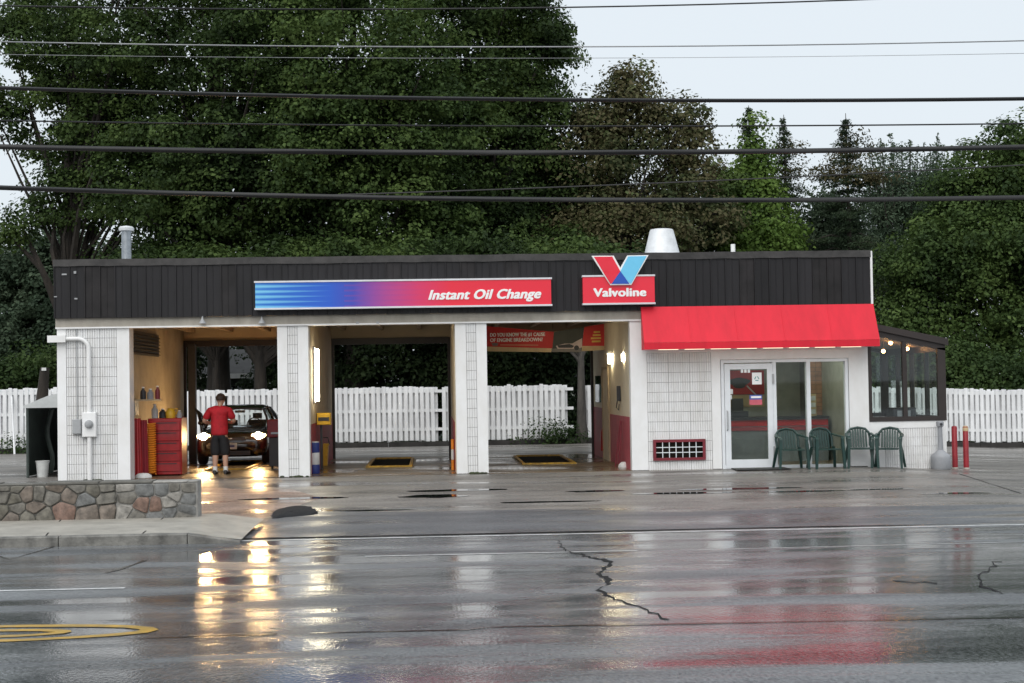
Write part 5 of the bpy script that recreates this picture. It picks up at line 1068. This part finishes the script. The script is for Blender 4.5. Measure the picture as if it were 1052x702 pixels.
def tree(name, label, x, y, H, lobes, per, lsize, m, bark='bark', tr=.28, group=None, fork=.45, nl=16, sq=.7):
    z0 = g(x, y)-.05; t = thing(name, label, 'tree', (x, y, z0), 0, group); C, cen = clumps(lobes, per, sq)
    leaves('crown', C, lsize, m, t, asp=.7); b = MB(); zt2 = H*fork; ln = RNG.uniform(-.3, .3, 2)
    tp = [(ln[0]*k*k, ln[1]*k*k, H*.82*k) for k in np.linspace(0, 1, 8)]; b.tube(tp, [tr*(1.25 if i == 0 else 1-.85*i/7.) for i in range(8)], 9)
    idx = RNG.permutation(len(cen))[:nl*3]
    for j, i in enumerate(idx):
        e = cen[i]; k = float(np.clip((e[2]/H)*.62, .22, .75)); s_ = Vector((ln[0]*k*k, ln[1]*k*k, H*.82*k)); e = Vector(e); mid = s_.lerp(e, .5)+Vector((RNG.normal()*.25, RNG.normal()*.25, .35))
        r0 = tr*(1-.8*k)*(.55 if j < nl else .28); b.tube([s_, s_.lerp(mid, .5), mid, mid.lerp(e, .55), e], [r0, r0*.8, r0*.6, r0*.35, .015], 5)
    b.build('trunk', bark, t, 60); return t
leafmat('leaf_dark', [(.018, .034, .011), (.044, .076, .021), (.094, .142, .038)]); leafmat('leaf_mid', [(.024, .046, .014), (.058, .098, .026), (.116, .172, .048)])
leafmat('leaf_russet', [(.042, .060, .024), (.078, .088, .036), (.122, .104, .054), (.098, .128, .048)]); leafmat('leaf_vine', [(.055, .10, .020), (.10, .17, .032), (.155, .235, .055)])
leafmat('leaf_grey', [(.040, .066, .040), (.068, .104, .062), (.105, .145, .090)]); leafmat('needle', [(.022, .038, .022), (.038, .062, .032), (.062, .088, .044)]); leafmat('needle_brown', [(.030, .034, .016), (.066, .060, .028), (.10, .086, .042)])
leafmat('leaf_shaded', [(.012, .022, .010), (.024, .042, .016), (.042, .066, .024)]); leafmat('shrub', [(.026, .050, .016), (.052, .090, .026), (.088, .130, .040)])
def X(px, Y): return P(px, 400, Y).x
def Z(py, px, Y): return P(px, py, Y).z
def lobe(px, py, Y, rx, ry, rz, n, x0, y0, z0=0): p = P(px, py, Y); return (p.x-x0, Y-y0, p.z-z0, rx, ry, rz, n)
def ptree(name, label, px, Y, H, L, per, ls, m, **k):
    x = X(px, Y); return tree(name, label, x, Y, H, [lobe(a_, b_, Y+dy, rx, ry, rz, n, x, Y) for a_, b_, dy, rx, ry, rz, n in L], per, ls, m, **k)
G1 = 'tall dark maples behind the shop'
ptree('maple_tree', 'leftmost tall dark maple with sky gaps at the photo edge', 70, 56, 19, [(105, 60, 0, 3.2, 3.0, 2.4, 120), (30, 20, 1, 2.4, 2.2, 1.3, 34), (140, -50, 0, 4.2, 3.2, 1.8, 50), (140, 150, 0, 2.8, 3, 2.6, 110), (60, 140, 1, 1.8, 1.6, .7, 14), (85, 195, 0, 1.6, 1.5, 1.3, 26), (40, 215, .5, 1.1, 1.0, .8, 11), (10, 235, .5, .9, .9, .5, 7), (15, 95, 0, 1.3, 1.2, .9, 12)], 120, .14, 'leaf_dark', group=G1, tr=.42)
ptree('maple_tree', 'tall dark maple rising behind the left bay', 225, 54, 20, [(230, 60, 0, 4.2, 3.5, 3.2, 200), (250, -50, 0, 4.6, 3.2, 1.8, 55), (200, 180, -.5, 3.4, 3, 2.4, 150), (290, 160, -1, 3.0, 2.6, 2.6, 130), (230, 250, 0, 3.8, 2.4, 1.8, 110)], 125, .14, 'leaf_dark', group=G1, tr=.45)
ptree('maple_tree', 'tall maple with lighter leaf tufts rising behind the middle bay', 365, 53, 20, [(360, 50, -1, 3.2, 2.8, 2.8, 150), (400, -40, 0, 4.6, 3.2, 1.8, 60), (330, 140, -1, 2.4, 2.4, 2.4, 110), (420, 130, 0, 3.2, 3, 2.8, 150), (390, 220, 0, 3.4, 2.6, 2.0, 120)], 125, .14, 'leaf_mid', group=G1, tr=.42)
ptree('maple_tree', 'tall dark maple whose ragged right side meets the open sky', 490, 56, 20, [(490, 60, 0, 2.7, 3, 3.2, 140), (515, -20, 0, 2.2, 2.6, 1.9, 60), (540, 60, 0, 1.1, 1.2, 1.6, 34), (560, 30, 0, .7, 1, .5, 12), (572, 48, 0, .55, .5, .22, 8), (550, 115, 0, 1.3, 1.6, 1.6, 50), (480, 180, 0, 3.4, 3, 2.6, 150), (560, 175, .5, 1.6, 1.6, 1.4, 40), (500, 245, 0, 4, 2.6, 1.6, 100)], 120, .14, 'leaf_dark', group=G1, tr=.4)
ptree('russet_tree', 'russet brown leaved tree standing against the sky behind the small logo sign', 640, 57, 14.5, [(648, 100, 0, 1.2, 1.2, .7, 20), (615, 118, 0, 1.1, 1.2, .9, 24), (690, 112, 0, 1.0, 1.0, .6, 14), (640, 74, 0, .75, .8, .45, 10), (712, 130, 0, .7, .8, .7, 10), (655, 145, 0, 2.2, 1.6, 1.1, 40), (705, 165, 0, 1.1, 1.1, .8, 18), (600, 165, -.5, 1.7, 1.8, 1.6, 50), (670, 195, 0, 2.4, 1.8, 1.2, 50), (735, 225, 0, 1.0, 1.2, .9, 18), (630, 235, -1, 3.2, 2.0, 1.3, 70)], 80, .15, 'leaf_russet', tr=.25)
ptree('understorey_tree', 'green understorey tree low behind the russet tree', 560, 60, 9, [(545, 215, 0, 3, 2, 2.2, 110), (610, 235, 0, 3.2, 2, 2, 110), (735, 225, 0, 2, 1.8, 1.9, 80), (745, 190, 0, .8, .8, .7, 16)], 120, .14, 'leaf_mid', tr=.2)
def conifer(label, px, Y, pyt, rb, m, vine=None, dens=1.0, crown2=None, bare=0.):
    x = X(px, Y); H = Z(pyt, px, Y); t = thing('conifer_tree', label, 'tree', (x, Y, g(x, Y)-.05), 0, 'pointed conifers right of the russet tree')
    b = MB(); b.tube([(0, 0, 0), (.05, 0, H*.5), (0, 0, H)], [.20, .12, .012], 8); C = []; z = .6
    while z < H-.15:
        k = 1-z/H; R = min(rb*.135*(H-z)**1.0, rb*1.1)*RNG.uniform(.5, 1.25)+.05; nb = 6 if z < H*.8 else 4
        for q in RNG.uniform(0, 6.28, nb):
            e = Vector((R*math.cos(q), R*math.sin(q), z+R*.12-R*R*.10)); b.tube([(0, 0, z), (e.x*.5, e.y*.5, z+R*.10), e], [.03*k+.008, .02*k+.006, .004], 4)
            kk = int((22+120*R)*dens); u_ = RNG.uniform(.15, 1.05, kk); o = RNG.normal(size=(kk, 3))*np.array([.05+.10*R, .05+.10*R, .06]); C.append(np.stack([e.x*u_, e.y*u_, z+(e.z-z)*u_-.05*u_], 1)+o)
        z += RNG.uniform(.16, .30)+.12*k
    leaves('crown', np.concatenate(C), .12, m, t, .2, .35); b.build('trunk', 'bark', t, 60)
    if vine: C, _ = clumps([(P(a_, b_, Y).x-x, dy, P(a_, b_, Y).z, r, r, rz, n) for a_, b_, dy, r, rz, n in vine], 85, .8); leaves('vine', C, .15, 'leaf_vine', t, .3, .8)
    if crown2: C, _ = clumps([(P(a_, b_, Y).x-x, dy, P(a_, b_, Y).z, r, r, rz, n) for a_, b_, dy, r, rz, n in crown2], 60, .5); leaves('brown_foliage', C, .13, 'needle_brown', t, .2, .5)
conifer('pointed conifer wrapped in bright green vine, left of the three', 775, 60, 103, 2.0, 'needle', [(776, 124, -.1, .10, .3, 2), (776, 148, -.2, .24, .4, 5), (772, 168, -.3, .5, .3, 8), (780, 168, -.3, .4, .3, 5), (773, 190, -.4, .75, .5, 16), (778, 212, -.6, .95, .6, 22), (785, 240, -.9, 1.5, .7, 34), (765, 250, -.9, 1.2, .7, 22)])
conifer('slim dark conifer between the vine covered one and the brown layered one', 811, 61, 111, 1.7, 'needle', None, .9, [(811, 140, 0, .2, .4, 3), (812, 168, 0, .4, .4, 4)])
conifer('dark conifer with brown layered fans, right of the three', 875, 60, 107, 2.3, 'needle', None, 1.0, [(877, 128, 0, .12, .25, 2), (868, 147, 0, .35, .1, 3), (881, 140, 0, .2, .2, 2), (866, 166, 0, .8, .12, 7), (890, 170, 0, .8, .2, 8), (852, 166, 0, .4, .1, 3)])
ptree('small_tree', 'small grey green tree filling the gap left of the brown layered conifer', 845, 63, 8, [(846, 215, 0, 1.2, 1.2, 1.0, 26), (838, 245, 0, 1.7, 1.4, 1.0, 34), (862, 240, 0, 1.4, 1.4, 1.0, 28), (848, 195, 0, .5, .6, .4, 6)], 90, .15, 'leaf_grey', tr=.14)
# feathery grey-green tree with upright shoots
x = X(935, 66); t = thing('feathery_tree', 'grey green tree with upright feathery shoots near the right edge', 'tree', (x, 66, 0)); C = []; b = MB(); b.tube([(0, 0, 0), (0, 0, 6)], [.25, .12], 8)
for i in range(70):
    px = RNG.uniform(890, 990); zt2 = Z(RNG.uniform(138, 190), px, 66); dx = P(px, 200, 66).x-x; dy = RNG.uniform(-2, 2); z0_ = zt2-RNG.uniform(1.8, 3.2)
    b.tube([(dx*.4, dy*.4, 5), (dx*.85, dy, z0_), (dx, dy, zt2)], [.05, .03, .006], 4); k = 150; u_ = RNG.uniform(0, 1, k); C.append(np.stack([dx*.85+dx*.15*u_, np.full(k, dy), z0_+(zt2-z0_)*u_], 1)+RNG.normal(size=(k, 3))*np.array([.20, .20, .10])*(1.25-u_)[:, None])
CC, _ = clumps([(P(935, 200, 66).x-x, 0, P(935, 200, 66).z, 2.3, 2.0, 1.3, 60), (P(930, 250, 66).x-x, 0, P(930, 250, 66).z, 3.4, 2.4, 2.6, 150), (P(900, 300, 66).x-x, 0, P(900, 300, 66).z, 4, 2.4, 2.4, 120)], 110); CC, CO = CC; C.append(CC)
leaves('crown', (np.concatenate(C), np.concatenate([RNG.normal(size=(len(C)*0+sum(len(q) for q in C[:-1]), 3))*.5, CO])), .14, 'leaf_grey', t, .2, .45); b.build('trunk', 'bark', t, 60)
ptree('broadleaf_tree', 'broad green tree filling the right edge of the photo', 1040, 56, 13, [(1056, 155, 0, 2.3, 2.2, 1.8, 95), (1000, 190, 0, 1.6, 1.8, 1.2, 50), (1020, 240, -.5, 3.0, 2.4, 1.8, 120), (960, 265, -.5, 2.2, 2, 1.6, 80), (1090, 240, 0, 3, 2.4, 3, 110), (985, 320, -1, 3.2, 2, 1.7, 110)], 115, .14, 'leaf_mid', tr=.35)
ptree('background_tree', 'hazy green tree standing lower behind the canopy shelter', 50, 66, 9, [(60, 270, 0, 2.6, 2, 1.5, 70), (20, 300, 0, 3, 2, 2, 90), (100, 285, 0, 2.4, 2, 1.6, 60), (45, 335, -1, 3.6, 2, 1.7, 90), (-40, 290, 0, 3, 2, 2.4, 70)], 110, .17, 'leaf_grey', tr=.2)
# trunk standing in the gap of the fence behind the banner bay
ptree('fence_tree', 'grey barked tree whose trunk stands in a gap of the white fence', 597, FNY, 6.2, [(600, 275, 1.5, 2.8, 2.6, .8, 60), (540, 270, 1.5, 2.8, 2.6, .9, 60), (470, 270, 2, 3.0, 2.6, .9, 60)], 110, .14, 'leaf_dark', bark='bark_grey', tr=.17)  # crown unseen behind the roof, widened to shade the shrubs
ptree('forked_tree', 'dark trunk pair seen through the left bay above the fence', 268, 51, 7, [(275, 282, 0, 2.8, 2.6, .9, 60), (340, 272, 0, 3.0, 2.6, .9, 60), (400, 272, 0, 2.8, 2.6, .9, 50)], 110, .14, 'leaf_dark', tr=.30)  # lobes added out of sight above the shrubs to keep them dark
ptree('slim_tree', 'slim dark trunk seen through the left bay beside the car', 221, 51.5, 7, [(205, 280, 0, 2.6, 2.6, .9, 60), (150, 280, 0, 2.4, 2.4, .9, 40)], 110, .14, 'leaf_dark', tr=.18)  # unseen crown, spread out to darken the shrubs below
# leafy shrubs behind the fence close the view under the crowns
SHR = [(-30, 54, 3.2), (15, 55, 3.4), (60, 57, 3.6), (110, 57, 4), (165, 58, 4.2), (300, 60, 4.6), (345, 54, 4.2), (395, 53, 4.4), (445, 54, 4.6), (500, 53, 4.4), (545, 53, 4.2), (590, 54, 4.4), (640, 55, 4.4), (700, 56, 4.5), (760, 56, 4.4), (820, 56, 4.4), (880, 55, 4.2), (930, 53, 4.0), (975, 52, 3.6), (1015, 51, 2.6), (1050, 51, 3.0), (1090, 52, 3.4), (210, 66, 5), (255, 68, 5)]
SHL = ['just outside the left photo edge', 'at the left photo edge', 'left of the wooden post', 'behind the left pier', 'behind the red cabinet', 'behind the second pier', 'at the left of the middle bay', 'in the middle of the middle bay', 'at the right of the middle bay', 'behind the third pier', 'under the long red banner', 'under the banner car picture', 'behind the office wall grille', 'behind the office door', 'behind the left shop window', 'behind the right shop window', 'behind the white strip beside the sunroom', 'behind the left sunroom panes', 'behind the right sunroom panes', 'right of the bollards, low and light green', 'at the right photo edge', 'just outside the right photo edge', 'left of the neighbour house eave', 'right end of the neighbour house']
for i, (px, Y, h) in enumerate(SHR):
    x = X(px, Y); C, cen = clumps([(0, 0, h*.5, 1.7, 1.2, h*.52, 58), (RNG.uniform(-.8, .8), -.2, h*.75, 1.0, .9, h*.25, 14)], 105)
    C, CO = C; kp = C[:, 2] > .05; C = (C[kp], CO[kp]); mm = 'leaf_shaded' if 150 < px < 900 else 'shrub'  # behind the shop, tree shade is put into a darker leaf colour
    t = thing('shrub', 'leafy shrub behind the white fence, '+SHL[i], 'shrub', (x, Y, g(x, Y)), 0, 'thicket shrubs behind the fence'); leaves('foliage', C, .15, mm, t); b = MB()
    for j in range(6): e = cen[j*5]; b.tube([(RNG.normal()*.1, RNG.normal()*.1, -.05), (e[0]*.4, e[1]*.4, e[2]*.5), tuple(e)], [.05, .03, .008], 5)
    b.build('stem', 'bark', t)
for i, (px, h, lb) in enumerate(((562, .45, 'low weeds at the foot of the fence under the banner'), (572, .6, 'taller weeds at the foot of the fence under the banner'), (584, .4, 'small weeds beside the trunk in the fence gap'), (16, .5, 'weeds at the foot of the far left fence'))):
    x = X(px, FNY-.35); C, cen = clumps([(0, 0, h*.5, .22, .12, h*.45, 5)], 60); C, CO = C; C = (C*np.array([1, .35, 1]), CO); kp = C[0][:, 2] > .01
    t = thing('weeds', lb, 'weeds', (x, FNY-.36, g(x, FNY-.36)), 0, 'weeds along the fence'); leaves('foliage', (C[0][kp], CO[kp]), .09, 'shrub', t)
# neighbour's low house seen through the left bay
hx0, hx1 = X(196, 62), X(262, 62); ze = Z(384, 230, 62)
t = thing('neighbour_house', 'low dark house with a white eave behind the fence', 'house', ((hx0+hx1)/2, 64, 0))
wp(MB().box(hx0+.2, hx1-.2, 62, 66, 0, ze-.1).build('wall', 'shed_siding', None), t); b = MB(); b.prism([(hx0, 61.6, ze), (hx0, 64, ze+1.0), (hx0, 66.4, ze)], (hx1-hx0, 0, 0)); wp(b.build('roof', 'shed_roof', None), t)
wp(MB().box(hx0, hx1, 61.58, 61.64, ze-.2, ze-.003).build('eave', 'fence_white', None), t)
for k in range(2): xx = hx0+.6+k*.9; w1 = wp(MB().box(xx, xx+.5, 61.97, 61.999, ze-1.3, ze-.5).build('window', 'glass_dark', None), t)
# old post stump behind the shelter
b = MB(); p = P(45, 395, 39); b.tube([(p.x-.1, 39, 0), (p.x-.05, 39, 1.6), (p.x+.03, 39, P(45, 378, 39).z)], [.16, .15, .11], 9); o = fit('wooden_post', 'weathered wooden post rising behind the shelter roof', 'post', b, 'bark', 60)
MB().box(p.x-.02, p.x+.09, 38.87, 38.89, P(45, 381, 39).z, P(45, 378, 39).z).build('tag', 'plate', o)
# ------------------------------------------------------------------ overhead wires between two poles outside the picture
WY = 24.0; PXL, PXR = -24.0, 27.0
def wire(label, pts, r, m, dy=0., x0=None):
    q = [P(a_, b_, WY+dy) for a_, b_ in pts]; co = np.polyfit([v.x for v in q], [v.z for v in q], 2)
    if co[0] < .0005:
        l_ = np.polyfit([v.x for v in q], [v.z for v in q], 1); co = np.array([.0012, l_[0], np.mean([v.z-l_[0]*v.x-.0012*v.x**2 for v in q])])
    xs = np.linspace(PXL if x0 is None else x0, PXR, 44)
    return fit('overhead_wire', label, 'wire', MB().tube([(x, WY+dy, float(np.polyval(co, x))) for x in xs], r, 6), m, 60, 'overhead wires in front of the shop')
wire('thin dark overhead wire, topmost, leaving the picture at its top edge', [(0, 6), (340, 9.6), (580, 7.8), (880, 0)], .012, 'cable', .5)
wire('pale grey overhead wire, second from the top', [(0, 43), (360, 48), (526, 48.3), (1052, 42)], .010, 'cable_light', .4)
wire('hair thin pale overhead wire faint against the sky', [(0, 56), (526, 60), (1052, 55)], .004, 'cable_light', .8)
wire('thick black twisted overhead cable, highest of the three thick ones', [(0, 90.5), (360, 99.5), (526, 102), (700, 103.8), (1052, 101.5)], .030, 'cable', 0)
wire('thin dark overhead wire between the upper and middle thick cables', [(0, 124), (360, 128.5), (526, 129.5), (700, 130), (1052, 127)], .012, 'cable', .2)
wire('thick black overhead cable, middle of the three thick ones', [(0, 151), (360, 156), (526, 157), (700, 156.8), (1052, 151)], .040, 'cable', .1)
wire('thick black overhead cable, lowest of the three, nearest the roof', [(0, 193), (360, 202.5), (526, 204.8), (700, 206), (1052, 203)], .037, 'cable', 0)
wire('thin overhead drop wire rising to the right from the lowest thick cable', [(300, 199.5), (526, 192.5), (700, 186.5), (1052, 174)], .010, 'cable', .02, P(270, 199, WY).x)
for x, lb in ((PXL, 'wooden utility pole left of the picture'), (PXR, 'wooden utility pole right of the picture')):
    t = thing('utility_pole', lb, 'pole', (x, WY+.2, g(x, WY))); MB().tube([(0, 0, -.2), (0, 0, 6), (0, 0, 11.5)], [.17, .15, .11], 12).build('shaft', 'pole_wood', t, 50); MB().box(-.06, .06, -.2, .9, 10.4, 10.52).build('crossarm', 'pole_wood', t)
